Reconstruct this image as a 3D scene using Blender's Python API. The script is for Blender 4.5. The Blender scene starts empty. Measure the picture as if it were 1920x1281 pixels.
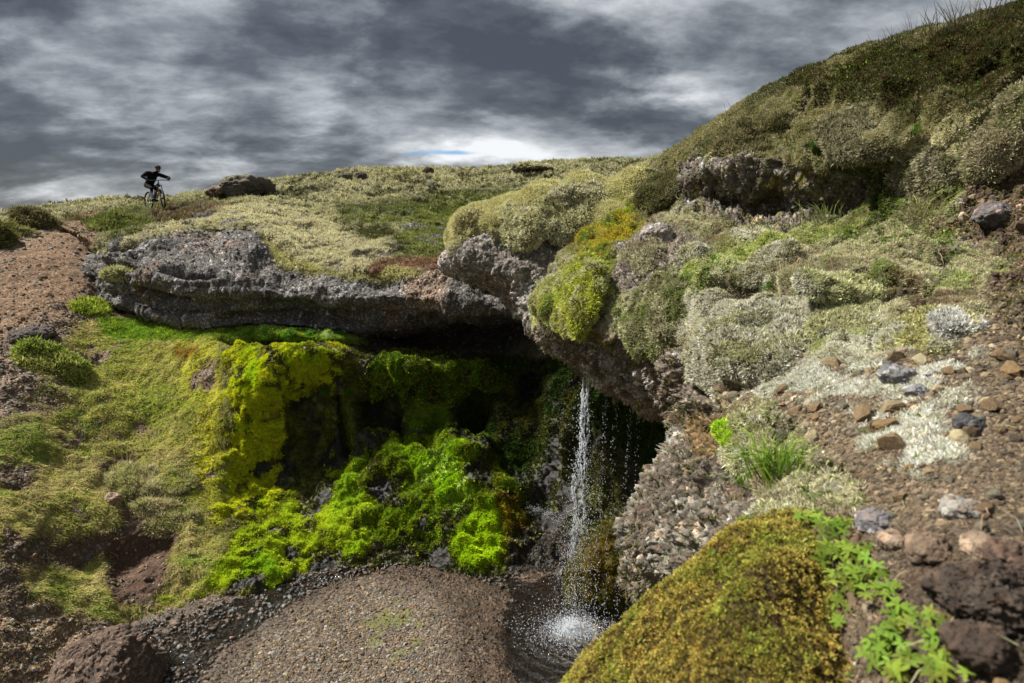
import bpy, math, random, time
import numpy as np
from mathutils import Vector, Matrix
R = math.radians
T0 = time.time()
scene = bpy.context.scene
COL = scene.collection

# ------------------------------------------------------------------ camera
F = 1173.0                       # focal length in pixels of the 1920 wide photograph
PITCH = R(10.2)
SP, CP = math.sin(PITCH), math.cos(PITCH)
cam_d = bpy.data.cameras.new('camera')
cam_d.sensor_width = 36.0
cam_d.lens = F / 1920 * 36
cam_d.clip_start = 0.05
cam_d.clip_end = 6000
cam = bpy.data.objects.new('camera', cam_d)
COL.objects.link(cam)
cam.rotation_euler = (R(90) - PITCH, 0, 0)
cam_d.dof.use_dof = True
cam_d.dof.focus_distance = 6.5
cam_d.dof.aperture_fstop = 2.8
scene.camera = cam

# ------------------------------------------------------------------ sun, sky, exposure
SUN_V = Vector((-0.62, 0.16, 0.77)).normalized()
sun_d = bpy.data.lights.new('sun', 'SUN')
sun_d.energy = 5.0
sun_d.angle = R(6)
sun_d.color = (1.0, 0.95, 0.86)
sun = bpy.data.objects.new('sun', sun_d)
sun.rotation_euler = SUN_V.to_track_quat('Z', 'Y').to_euler()
sun.location = (-20, -5, 30)
COL.objects.link(sun)
scene.view_settings.view_transform = 'Standard'
scene.view_settings.look = 'None'
scene.view_settings.exposure = 0.92
scene.view_settings.gamma = 1.0
scene.cycles.max_bounces = 5
scene.cycles.diffuse_bounces = 2
scene.cycles.glossy_bounces = 2
scene.cycles.transparent_max_bounces = 6


class NT:
    """small node helper"""
    def __init__(s, tree):
        s.t = tree; s.n = tree.nodes; s.l = tree.links
        s.n.clear()

    def add(s, typ, **kw):
        nd = s.n.new(typ)
        for k, v in kw.items():
            if k == 'ins':
                for a, b in v.items():
                    if hasattr(b, 'is_linked') or isinstance(b, bpy.types.NodeSocket):
                        s.l.new(b, nd.inputs[a])
                    else:
                        nd.inputs[a].default_value = b
            else:
                setattr(nd, k, v)
        return nd

    def math(s, op, a, b=None, c=None, clamp=False):
        nd = s.n.new('ShaderNodeMath'); nd.operation = op; nd.use_clamp = clamp
        for i, v in enumerate((a, b, c)):
            if v is None: continue
            if isinstance(v, bpy.types.NodeSocket): s.l.new(v, nd.inputs[i])
            else: nd.inputs[i].default_value = v
        return nd.outputs[0]

    def mix(s, fac, a, b, typ='RGBA', blend='MIX'):
        nd = s.n.new('ShaderNodeMix'); nd.data_type = typ
        if typ == 'RGBA': nd.blend_type = blend; ia, ib, io = 6, 7, 2
        else: ia, ib, io = 2, 3, 0
        for i, v in ((0, fac), (ia, a), (ib, b)):
            if isinstance(v, bpy.types.NodeSocket): s.l.new(v, nd.inputs[i])
            else:
                if typ == 'RGBA' and i != 0: v = (v[0], v[1], v[2], 1)
                nd.inputs[i].default_value = v
        return nd.outputs[io]

    def ramp(s, fac, pts):
        nd = s.n.new('ShaderNodeValToRGB')
        cr = nd.color_ramp
        while len(cr.elements) < len(pts): cr.elements.new(0.5)
        for e, (p, c) in zip(cr.elements, pts):
            e.position = p; e.color = (c[0], c[1], c[2], 1) if not isinstance(c, float) else (c, c, c, 1)
        s.l.new(fac, nd.inputs[0])
        return nd.outputs[0]

    def smooth(s, v, lo, hi):
        nd = s.n.new('ShaderNodeMapRange'); nd.interpolation_type = 'SMOOTHSTEP'
        s.l.new(v, nd.inputs[0]); nd.inputs[1].default_value = lo; nd.inputs[2].default_value = hi
        return nd.outputs[0]

    def noise(s, vec, scale, detail=4, rough=0.55, dist=0.0):
        nd = s.n.new('ShaderNodeTexNoise')
        nd.inputs['Scale'].default_value = scale; nd.inputs['Detail'].default_value = detail
        nd.inputs['Roughness'].default_value = rough; nd.inputs['Distortion'].default_value = dist
        if vec is not None: s.l.new(vec, nd.inputs['Vector'])
        return nd.outputs[0]


def dir_of(px, py):
    x = (px - 960) / F; u = (640.5 - py) / F
    v = Vector((x, CP + u * SP, -SP + u * CP)); v.normalize()
    return v


def build_world():
    w = bpy.data.worlds.new('World'); scene.world = w; w.use_nodes = True
    g = NT(w.node_tree)
    tc = g.add('ShaderNodeTexCoord')
    D = tc.outputs['Generated']
    sky = g.add('ShaderNodeTexSky', sky_type='NISHITA', sun_disc=False)
    sky.sun_elevation = math.asin(SUN_V.z)
    sky.sun_rotation = math.atan2(SUN_V.x, SUN_V.y)
    blue = g.mix(1.0, sky.outputs[0], (0.075, 0.08, 0.09), blend='MULTIPLY')
    sep = g.add('ShaderNodeSeparateXYZ', ins={0: D})
    x, y, z = sep.outputs
    zc = g.math('MAXIMUM', z, 0.0)
    inv = g.math('DIVIDE', 1.0, g.math('ADD', zc, 0.31))
    px = g.math('MULTIPLY', x, inv); py = g.math('MULTIPLY', y, inv)
    pl = g.add('ShaderNodeCombineXYZ', ins={0: px, 1: py, 2: 0.0}).outputs[0]
    # two cloud decks: a high pale one, and low dark scud with its own edges
    mp = g.add('ShaderNodeMapping', ins={'Vector': pl, 'Rotation': (0, 0, R(-28)), 'Scale': (0.85, 1.20, 1)}).outputs[0]
    n1 = g.noise(mp, 1.5, 4, 0.5, 0.25)
    n2 = g.noise(mp, 3.1, 10, 0.61, 0.1)
    n3 = g.noise(mp, 8.0, 6, 0.6, 0.1)
    scud = g.noise(g.add('ShaderNodeMapping', ins={'Vector': pl, 'Location': (3.1, 1.7, 0.4), 'Rotation': (0, 0, R(-12)), 'Scale': (1.0, 1.15, 1)}).outputs[0], 1.7, 9, 0.55, 0.2)
    v = g.math('ADD', g.math('MULTIPLY', n1, 0.30), g.math('ADD', g.math('MULTIPLY', n2, 0.55), g.math('MULTIPLY', n3, 0.20)))
    v = g.math('MULTIPLY_ADD', g.math('SUBTRACT', v, 0.525), 2.8, 0.48)
    sm = g.smooth(scud, 0.47, 0.60)
    v = g.math('SUBTRACT', v, g.math('MULTIPLY', sm, 0.30))

    def blob(v, ppx, ppy, rad, amt, sx=1.0, tilt=0.0):
        """a broad lighter or darker mass of cloud in one direction of the sky"""
        d = dir_of(ppx, ppy)
        az, el = math.atan2(d.x, d.y), math.asin(d.z)
        a = g.math('ARCTAN2', x, y); e = g.math('ARCSINE', z)
        da = g.math('SUBTRACT', a, az); de = g.math('SUBTRACT', e, el)
        c, s_ = math.cos(tilt), math.sin(tilt)
        u = g.math('ADD', g.math('MULTIPLY', da, c), g.math('MULTIPLY', de, s_))
        w_ = g.math('SUBTRACT', g.math('MULTIPLY', de, c), g.math('MULTIPLY', da, s_))
        wob = g.math('MULTIPLY', g.math('SUBTRACT', n2, 0.5), rad * 1.6)
        u = g.math('ADD', u, wob); w_ = g.math('ADD', w_, g.math('MULTIPLY', wob, 0.6))
        u = g.math('DIVIDE', u, rad * sx); w_ = g.math('DIVIDE', w_, rad)
        r2 = g.math('ADD', g.math('MULTIPLY', u, u), g.math('MULTIPLY', w_, w_))
        f = g.math('EXPONENT', g.math('MULTIPLY', r2, -1.0))
        return g.math('MULTIPLY_ADD', f, amt, v)
    v = blob(v, 930, 70, 0.09, -0.17, 3.4, R(-20))
    v = blob(v, 1000, 190, 0.055, -0.12, 2.2, R(-25))
    v = blob(v, 60, 265, 0.035, -0.26, 3.6, 0)
    v = blob(v, 300, 20, 0.05, -0.22, 4.5, 0)
    v = blob(v, 40, 110, 0.05, -0.10, 2.4, 0)
    v = blob(v, 380, 150, 0.07, 0.06, 2.4, R(-20))
    v = blob(v, 1330, 165, 0.040, 0.22, 2.4, R(6))
    v = blob(v, 1700, 30, 0.10, -0.10, 2.5, 0)
    v = blob(v, 760, 250, 0.045, 0.18, 4.5, R(-4))
    v = blob(v, 250, 225, 0.025, 0.12, 3.5, R(-4))
    v = blob(v, 1000, 290, 0.030, 0.58, 7.0, R(-1))
    v = blob(v, 100, 355, 0.022, 0.15, 5.0, R(0))
    v = blob(v, 30, 320, 0.018, -0.14, 4.0, R(0))
    cl = g.ramp(v, [(0.0, (0.034, 0.036, 0.040)), (0.22, (0.060, 0.064, 0.070)), (0.42, (0.125, 0.133, 0.142)),
                    (0.66, (0.25, 0.26, 0.272)), (1.0, (0.50, 0.51, 0.52))])
    # one small blue opening low over the ridge
    zero = g.math('MULTIPLY', x, 0.0)
    gap = g.math('ADD', blob(zero, 845, 286, 0.006, 1.0, 9.0, R(-1)), blob(zero, 760, 290, 0.004, 0.6, 7.0, R(2)))
    gap = g.math('SUBTRACT', gap, g.math('MULTIPLY', n3, 0.75))
    gap = g.smooth(gap, 0.0, 0.75)
    out = g.mix(gap, cl, (0.10, 0.23, 0.40))
    # a thin share of the clear sky above shows through the deck everywhere
    thin = g.mix(0.06, out, blue)
    up = g.smooth(z, 0.36, 0.62)              # unseen overhead deck blended to an even grey, set for ambient light
    thin = g.mix(g.math('MULTIPLY', up, 0.6), thin, (0.16, 0.17, 0.19))
    bg = g.add('ShaderNodeBackground', ins={0: thin, 1: 1.0})
    o = g.add('ShaderNodeOutputWorld')
    g.l.new(bg.outputs[0], o.inputs[0])


build_world()

# ------------------------------------------------------------------ numeric noise
rng = np.random.default_rng(11)
_L = 64
_LAT = rng.random((_L, _L, _L), dtype=np.float32) * 2 - 1
_J = rng.random((_L, _L, _L, 3), dtype=np.float32)


def vnoise(p, scale, off=0.0):
    q = p * scale + off + 517.3
    i = np.floor(q).astype(np.int32); f = (q - i).astype(np.float32)
    f = f * f * f * (f * (f * 6 - 15) + 10)
    i0 = i & 63; i1 = (i + 1) & 63
    fx, fy, fz = f[:, 0], f[:, 1], f[:, 2]
    def lx(a, b): return _LAT[i0[:, 0], a, b] * (1 - fx) + _LAT[i1[:, 0], a, b] * fx
    a = lx(i0[:, 1], i0[:, 2]) * (1 - fy) + lx(i1[:, 1], i0[:, 2]) * fy
    b = lx(i0[:, 1], i1[:, 2]) * (1 - fy) + lx(i1[:, 1], i1[:, 2]) * fy
    return a * (1 - fz) + b * fz


_ROT = np.array([[0.80, 0.36, -0.48], [-0.60, 0.48, -0.64], [0.0, 0.80, 0.60]], dtype=np.float64)


def fbm(p, scale, octv=4, gain=0.5, off=0.0):
    s = np.zeros(len(p), np.float32); a = 1.0; t = 0.0; q = p * scale
    for k in range(octv):
        s += a * vnoise(q, 1.0, off + k * 7.7); t += a; a *= gain
        q = (q @ _ROT) * 2.03
    return s / t


def ridged(p, scale, octv=4, gain=0.5, off=0.0):
    s = np.zeros(len(p), np.float32); a = 1.0; t = 0.0; q = p * scale
    for k in range(octv):
        s += a * (1 - 2 * np.abs(vnoise(q, 1.0, off + k * 9.1))); t += a; a *= gain
        q = (q @ _ROT) * 2.1
    return s / t


def worley(p, scale, off=0.0):
    """distance to the nearest and second nearest seed, and the seed's own random value"""
    q = p * scale + off + 311.7
    b = np.floor(q - 0.5).astype(np.int32)
    f1 = np.full(len(p), 9.0, np.float32); f2 = f1.copy(); idv = np.zeros(len(p), np.float32)
    for dx in (0, 1):
        for dy in (0, 1):
            for dz in (0, 1):
                c = b + np.array([dx, dy, dz]); k = c & 63
                j = _J[k[:, 0], k[:, 1], k[:, 2]]
                d = c + 0.15 + 0.7 * j - q
                d = np.sqrt((d * d).sum(1)).astype(np.float32)
                v = _LAT[k[:, 0], k[:, 1], k[:, 2]]
                n = d < f1
                f2 = np.where(n, f1, np.minimum(f2, d)); idv = np.where(n, v, idv); f1 = np.where(n, d, f1)
    return f1, f2, idv


def sst(x, a, b):
    t = np.clip((x - a) / (b - a), 0, 1)
    return t * t * (3 - 2 * t)


def poly_sd(px, py, poly):
    """signed distance to a polygon, positive inside"""
    d = np.full(len(px), 1e9, np.float32); ins = np.zeros(len(px), bool); n = len(poly)
    for i in range(n):
        x0, y0 = poly[i]; x1, y1 = poly[(i + 1) % n]
        ex, ey = x1 - x0, y1 - y0
        wx, wy = px - x0, py - y0
        t = np.clip((wx * ex + wy * ey) / (ex * ex + ey * ey + 1e-9), 0, 1)
        dd = np.hypot(wx - ex * t, wy - ey * t); d = np.minimum(d, dd)
        c = ((y0 > py) != (y1 > py))
        with np.errstate(divide='ignore', invalid='ignore'):
            xi = (x1 - x0) * (py - y0) / ((y1 - y0) if y1 != y0 else 1e-9) + x0
        ins ^= c & (px < xi)
    return np.where(ins, d, -d)


def unproj(px, py, Y):
    x = (px - 960) / F; u = (640.5 - py) / F
    dy = CP + u * SP
    s = Y / dy
    return np.stack([x * s, Y + 0 * s, (-SP + u * CP) * s], -1)


def P(px, py, Y):
    return Vector(unproj(np.array([float(px)]), np.array([float(py)]), np.array([float(Y)]))[0])


# ------------------------------------------------------------------ materials
MAT = {}


def m_terrain():
    m = bpy.data.materials.new('terrain'); m.use_nodes = True; g = NT(m.node_tree)
    ac = g.add('ShaderNodeAttribute', attribute_name='Col').outputs['Color']
    st = g.add('ShaderNodeAttribute', attribute_name='Stony').outputs['Fac']
    wt = g.add('ShaderNodeAttribute', attribute_name='Wet').outputs['Fac']
    pos = g.add('ShaderNodeNewGeometry').outputs['Position']
    nA = g.noise(pos, 9, 8, 0.68)
    nB = g.noise(pos, 60, 5, 0.65)
    va = g.math('ADD', g.math('MULTIPLY', nA, 1.15), g.math('MULTIPLY', nB, 0.95))      # around 1.05
    vor = g.add('ShaderNodeTexVoronoi', ins={'Vector': pos, 'Scale': 34.0, 'Randomness': 1.0})
    vcol = g.add('ShaderNodeSeparateColor', ins={0: vor.outputs['Color']})
    spk = g.ramp(vcol.outputs[0], [(0.0, 0.35), (0.5, 0.8), (0.78, 1.2), (0.91, 2.1), (1.0, 3.2)])
    spk = g.mix(g.math('MULTIPLY', st, 0.85), (1, 1, 1), spk)
    edge = g.smooth(vor.outputs['Distance'], 0.75, 0.35)
    c = g.mix(1.0, ac, spk, blend='MULTIPLY')
    vv = g.add('ShaderNodeCombineColor', ins={0: va, 1: va, 2: va}).outputs[0]
    c = g.mix(1.0, c, vv, blend='MULTIPLY')
    hue = g.noise(pos, 22, 3, 0.6)
    c = g.mix(g.smooth(hue, 0.52, 0.72), c, g.mix(1.0, c, (1.25, 0.92, 0.70), blend='MULTIPLY'))
    h = g.math('ADD', g.math('MULTIPLY', nA, 0.03), g.math('MULTIPLY', nB, 0.010))
    h = g.math('ADD', h, g.math('MULTIPLY', g.math('MULTIPLY', edge, st), 0.008))
    bp = g.add('ShaderNodeBump', ins={'Height': h, 'Distance': 1.0, 'Strength': 0.75})
    rg = g.math('SUBTRACT', 0.95, g.math('MULTIPLY', wt, 0.70))
    b = g.add('ShaderNodeBsdfPrincipled', ins={'Base Color': c, 'Roughness': rg, 'Normal': bp.outputs[0]})
    b.inputs['Specular IOR Level'].default_value = 0.35
    o = g.add('ShaderNodeOutputMaterial'); g.l.new(b.outputs[0], o.inputs[0])
    return m


def m_leafy(name, trans=0.3):
    m = bpy.data.materials.new(name); m.use_nodes = True; g = NT(m.node_tree)
    ac = g.add('ShaderNodeAttribute', attribute_name='Col').outputs['Color']
    pos = g.add('ShaderNodeNewGeometry').outputs['Position']
    n = g.noise(pos, 45, 3, 0.6)
    k = g.math('MULTIPLY_ADD', n, 0.7, 0.65)
    kk = g.add('ShaderNodeCombineColor', ins={0: k, 1: k, 2: k}).outputs[0]
    c = g.mix(1.0, ac, kk, blend='MULTIPLY')
    d = g.add('ShaderNodeBsdfDiffuse', ins={'Color': c, 'Roughness': 0.4})
    t = g.add('ShaderNodeBsdfTranslucent', ins={'Color': c})
    x = g.add('ShaderNodeMixShader', ins={0: trans})
    g.l.new(d.outputs[0], x.inputs[1]); g.l.new(t.outputs[0], x.inputs[2])
    o = g.add('ShaderNodeOutputMaterial'); g.l.new(x.outputs[0], o.inputs[0])
    return m


def m_stone():
    m = bpy.data.materials.new('stone'); m.use_nodes = True; g = NT(m.node_tree)
    ac = g.add('ShaderNodeAttribute', attribute_name='Col').outputs['Color']
    wt = g.add('ShaderNodeAttribute', attribute_name='Wet').outputs['Fac']
    pos = g.add('ShaderNodeNewGeometry').outputs['Position']
    n = g.noise(pos, 55, 7, 0.7); n2 = g.noise(pos, 260, 3, 0.7)
    k = g.math('MULTIPLY_ADD', n, 0.95, g.math('MULTIPLY_ADD', n2, 0.5, 0.28))
    kk = g.add('ShaderNodeCombineColor', ins={0: k, 1: k, 2: k}).outputs[0]
    c = g.mix(1.0, ac, kk, blend='MULTIPLY')
    bp = g.add('ShaderNodeBump', ins={'Height': g.math('ADD', n, g.math('MULTIPLY', n2, 0.3)), 'Distance': 0.012, 'Strength': 1.0})
    b = g.add('ShaderNodeBsdfPrincipled', ins={'Base Color': c, 'Roughness': g.math('SUBTRACT', 0.85, g.math('MULTIPLY', wt, 0.6)), 'Normal': bp.outputs[0]})
    b.inputs['Specular IOR Level'].default_value = 0.4
    o = g.add('ShaderNodeOutputMaterial'); g.l.new(b.outputs[0], o.inputs[0])
    return m


def m_plain(name, col, rough=0.5, metal=0.0, nscale=20.0, var=0.25, spec=0.5):
    m = bpy.data.materials.new(name); m.use_nodes = True; g = NT(m.node_tree)
    pos = g.add('ShaderNodeTexCoord').outputs['Object']
    n = g.noise(pos, nscale, 4, 0.6)
    k = g.math('MULTIPLY_ADD', n, var * 2, 1 - var)
    kk = g.add('ShaderNodeCombineColor', ins={0: k, 1: k, 2: k}).outputs[0]
    c = g.mix(1.0, (col[0], col[1], col[2]), kk, blend='MULTIPLY')
    b = g.add('ShaderNodeBsdfPrincipled', ins={'Base Color': c, 'Roughness': rough, 'Metallic': metal})
    b.inputs['Specular IOR Level'].default_value = spec
    o = g.add('ShaderNodeOutputMaterial'); g.l.new(b.outputs[0], o.inputs[0])
    return m


def m_water():
    """shallow running water: mostly clear, rippled, with a sharp gloss"""
    m = bpy.data.materials.new('water'); m.use_nodes = True; g = NT(m.node_tree)
    pos = g.add('ShaderNodeNewGeometry').outputs['Position']
    mp = g.add('ShaderNodeMapping', ins={'Vector': pos, 'Rotation': (0, 0, R(-30)), 'Scale': (1, 2.2, 1)}).outputs[0]
    n = g.noise(mp, 11, 5, 0.65, 0.6)
    bp = g.add('ShaderNodeBump', ins={'Height': n, 'Distance': 0.12, 'Strength': 1.0})
    gl = g.add('ShaderNodeBsdfGlossy', ins={'Color': (0.9, 0.93, 1, 1), 'Roughness': 0.07, 'Normal': bp.outputs[0]})
    tr = g.add('ShaderNodeBsdfTransparent', ins={'Color': (0.80, 0.76, 0.68, 1)})
    fr = g.add('ShaderNodeFresnel', ins={'IOR': 1.33, 'Normal': bp.outputs[0]})
    x = g.add('ShaderNodeMixShader', ins={0: g.math('MULTIPLY_ADD', fr.outputs[0], 1.1, 0.02)})
    g.l.new(tr.outputs[0], x.inputs[1]); g.l.new(gl.outputs[0], x.inputs[2])
    o = g.add('ShaderNodeOutputMaterial'); g.l.new(x.outputs[0], o.inputs[0])
    return m


def m_spray():
    m = bpy.data.materials.new('spray'); m.use_nodes = True; g = NT(m.node_tree)
    pos = g.add('ShaderNodeNewGeometry').outputs['Position']
    n = g.noise(pos, 12, 2, 0.5)
    c = g.ramp(n, [(0.3, (0.75, 0.8, 0.85)), (0.7, (0.95, 0.97, 1.0))])
    d = g.add('ShaderNodeBsdfPrincipled', ins={'Base Color': c, 'Roughness': 0.15})
    t = g.add('ShaderNodeBsdfTranslucent', ins={'Color': c})
    x = g.add('ShaderNodeMixShader', ins={0: 0.45})
    g.l.new(d.outputs[0], x.inputs[1]); g.l.new(t.outputs[0], x.inputs[2])
    o = g.add('ShaderNodeOutputMaterial'); g.l.new(x.outputs[0], o.inputs[0])
    return m


MAT['terrain'] = m_terrain()
MAT['moss'] = m_leafy('moss_tufts', 0.22)
MAT['leaf'] = m_leafy('leaves', 0.40)
MAT['stone'] = m_stone()
MAT['water'] = m_water()
MAT['spray'] = m_spray()


# ------------------------------------------------------------------ meshes
def link(o, parent=None, kind=None, label=None, cat=None, group=None):
    COL.objects.link(o)
    if parent is not None: o.parent = parent
    if kind: o['kind'] = kind
    if label: o['label'] = label
    if cat: o['category'] = cat
    if group: o['group'] = group
    return o


def raw_mesh(name, V, faces, attrs=None, mat=None, smooth=True, mat2=None):
    """faces: (n,3) or (n,4) int array"""
    me = bpy.data.meshes.new(name)
    V = np.ascontiguousarray(V, dtype=np.float32); faces = np.ascontiguousarray(faces, dtype=np.int32)
    k = faces.shape[1]; n = len(faces)
    me.vertices.add(len(V)); me.vertices.foreach_set('co', V.ravel())
    me.loops.add(n * k); me.loops.foreach_set('vertex_index', faces.ravel())
    me.polygons.add(n); me.polygons.foreach_set('loop_start', np.arange(0, n * k, k, dtype=np.int32))
    try: me.polygons.foreach_set('loop_total', np.full(n, k, dtype=np.int32))
    except Exception: pass
    me.polygons.foreach_set('use_smooth', np.full(n, smooth, dtype=bool))
    me.update(calc_edges=True)
    for an, arr in (attrs or {}).items():
        arr = np.ascontiguousarray(arr, dtype=np.float32)
        if arr.ndim == 2:
            c = np.ones((len(arr), 4), np.float32); c[:, :3] = arr
            a = me.attributes.new(an, 'FLOAT_COLOR', 'POINT'); a.data.foreach_set('color', c.ravel())
        else:
            a = me.attributes.new(an, 'FLOAT', 'POINT'); a.data.foreach_set('value', arr)
    if mat is not None: me.materials.append(mat)
    return me


def cr_weights(n, t):
    """Catmull-Rom weights (len(t), n)"""
    W = np.zeros((len(t), n))
    i = np.clip(np.floor(t).astype(int), 0, n - 2); f = t - i
    w = np.stack([-0.5 * f + f ** 2 - 0.5 * f ** 3, 1 - 2.5 * f ** 2 + 1.5 * f ** 3,
                  0.5 * f + 2 * f ** 2 - 1.5 * f ** 3, -0.5 * f ** 2 + 0.5 * f ** 3], 1)
    r = np.arange(len(t))
    for k in range(4):
        np.add.at(W, (r, np.clip(i - 1 + k, 0, n - 1)), w[:, k])
    return W


def grid_normals(G):
    du = np.gradient(G, axis=1); dv = np.gradient(G, axis=0)
    n = np.cross(du, dv); n /= (np.linalg.norm(n, axis=2, keepdims=True) + 1e-9)
    return n


class Sheet:
    """A dense surface through rows of control points (px, py, Y); faces the viewer."""
    def __init__(s, name, ctrl, step=2.0):
        C = np.array(ctrl, float)                       # rows, cols, 3
        nr, nc = C.shape[:2]
        du = np.hypot(np.diff(C[:, :, 0], axis=1), np.diff(C[:, :, 1], axis=1)).mean(0)
        dv = np.hypot(np.diff(C[:, :, 0], axis=0), np.diff(C[:, :, 1], axis=0)).mean(1)
        dY = np.abs(np.diff(C[:, :, 2], axis=0)).mean(1) * 60
        dv = np.maximum(dv, np.minimum(dY, 90)); du = np.maximum(du, 14); dv = np.maximum(dv, 14)
        def par(d):
            out = []
            for i, L in enumerate(d):
                m = max(3, int(L / step)); out.append(i + np.arange(m) / m)
            out.append(np.array([float(len(d))])); return np.concatenate(out)
        tu, tv = par(du), par(dv)
        Wu, Wv = cr_weights(nc, tu), cr_weights(nr, tv)
        G = np.einsum('ri,ijk->rjk', Wv, C); G = np.einsum('rjk,cj->rck', G, Wu)
        s.name = name; s.h, s.w = G.shape[:2]
        s.tu = np.broadcast_to(tu[None, :], (s.h, s.w)).ravel(); s.tv = np.broadcast_to(tv[:, None], (s.h, s.w)).ravel()
        s.px = G[:, :, 0].ravel(); s.py = G[:, :, 1].ravel()
        s.base = unproj(s.px, s.py, G[:, :, 2].ravel())
        s.N = s.normals(s.base)
        s.P = s.base.copy()
        s.Y = s.base[:, 1]
        n = len(s.px)
        s.col = np.zeros((n, 3), np.float32); s.stony = np.zeros(n, np.float32); s.wet = np.zeros(n, np.float32)
        s.warp()

    def normals(s, p):
        n = grid_normals(p.reshape(s.h, s.w, 3)).reshape(-1, 3)
        view = -p / (np.linalg.norm(p, axis=1, keepdims=True) + 1e-9)
        if np.median((n * view).sum(1)) < 0: n = -n
        return n

    def warp(s):
        q = s.base
        k = np.clip(8.0 / np.maximum(s.Y, 0.8), 0.35, 3.0)
        s.wx = s.px + k * (26 * fbm(q, 1.1, 4, 0.6, 3.1)); s.wy = s.py + k * (15 * fbm(q, 1.3, 5, 0.65, 9.4))

    def zone(s, poly, soft=10, grow=0, wob=0.0):
        d = poly_sd(s.wx, s.wy, poly) + grow
        if wob: d = d + wob * fbm(s.base, 3.0, 4, 0.65, 4.4)
        return sst(d, -soft, soft)

    def paint(s, mask, col, var=0.0, scale=6.0, off=0.0):
        c = np.array(col, np.float32)[None, :]
        if var:
            c = c * (1 + var * fbm(s.base, scale, 4, 0.6, off + 31)[:, None])
        s.col = s.col * (1 - mask[:, None]) + c * mask[:, None]

    def displace(s, d):
        s.P = s.P + s.N * d[:, None]
        s.N = s.normals(s.P)

    def build(s, kind='structure', label=None, cat=None, mat='terrain', group=None, under=None):
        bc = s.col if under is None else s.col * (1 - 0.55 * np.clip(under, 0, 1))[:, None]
        i = np.arange(s.h * s.w).reshape(s.h, s.w)
        f = np.stack([i[:-1, :-1], i[1:, :-1], i[1:, 1:], i[:-1, 1:]], -1).reshape(-1, 4)
        me = raw_mesh(s.name, s.P, f, {'Col': np.clip(bc, 0, 1), 'Stony': s.stony, 'Wet': s.wet}, MAT[mat])
        o = bpy.data.objects.new(s.name, me)
        return link(o, kind=kind, label=label, cat=cat, group=group)

    def scatter(s, n, dens, size_of_Y, minface=-0.25):
        """n random points by area / size^2 * dens; returns dict of arrays"""
        G = s.P.reshape(s.h, s.w, 3)
        a = np.linalg.norm(np.cross(G[:-1, 1:] - G[:-1, :-1], G[1:, :-1] - G[:-1, :-1]), axis=2)
        idx = np.arange(s.h * s.w).reshape(s.h, s.w)[:-1, :-1].ravel()
        Yc = s.P[idx, 1]; d = np.linalg.norm(s.P[idx], axis=1)
        sz = size_of_Y(d)
        vf = (s.N[idx] * (-s.P[idx])).sum(1) / d
        p = s.P[idx]
        dep = p[:, 1] * CP - p[:, 2] * SP
        ux = 960 + F * p[:, 0] / np.maximum(dep, .1); uy = 640 - F * (p[:, 1] * SP + p[:, 2] * CP) / np.maximum(dep, .1)
        ok = (vf > minface) & (ux > -180) & (ux < 2100) & (uy > -120) & (uy < 1440) & (dep > 0.3)
        w = a.ravel() * dens[idx] / sz ** 2 * ok
        tot = w.sum()
        if tot <= 0 or n <= 0: return None
        r = rng.choice(len(idx), size=n, p=w / tot)
        fu, fv = rng.random(n), rng.random(n)
        k = idx[r]
        A, B, C_, D_ = s.P[k], s.P[k + 1], s.P[k + s.w], s.P[k + s.w + 1]
        pos = (A * ((1 - fu) * (1 - fv))[:, None] + B * (fu * (1 - fv))[:, None] + C_ * ((1 - fu) * fv)[:, None] + D_ * (fu * fv)[:, None])
        return dict(p=pos, n=s.N[k], k=k, size=sz[r], col=s.col[k])


def join_sc(*ss):
    ss = [x for x in ss if x is not None]
    return {k: np.concatenate([x[k] for x in ss]) for k in ss[0]}


def frames(n):
    """tangent frames for normals"""
    up = np.where(np.abs(n[:, 2:3]) < 0.9, np.array([[0, 0, 1.0]]), np.array([[1.0, 0, 0]]))
    t = np.cross(up, n); t /= np.linalg.norm(t, axis=1, keepdims=True) + 1e-9
    b = np.cross(n, t)
    return t, b


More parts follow.
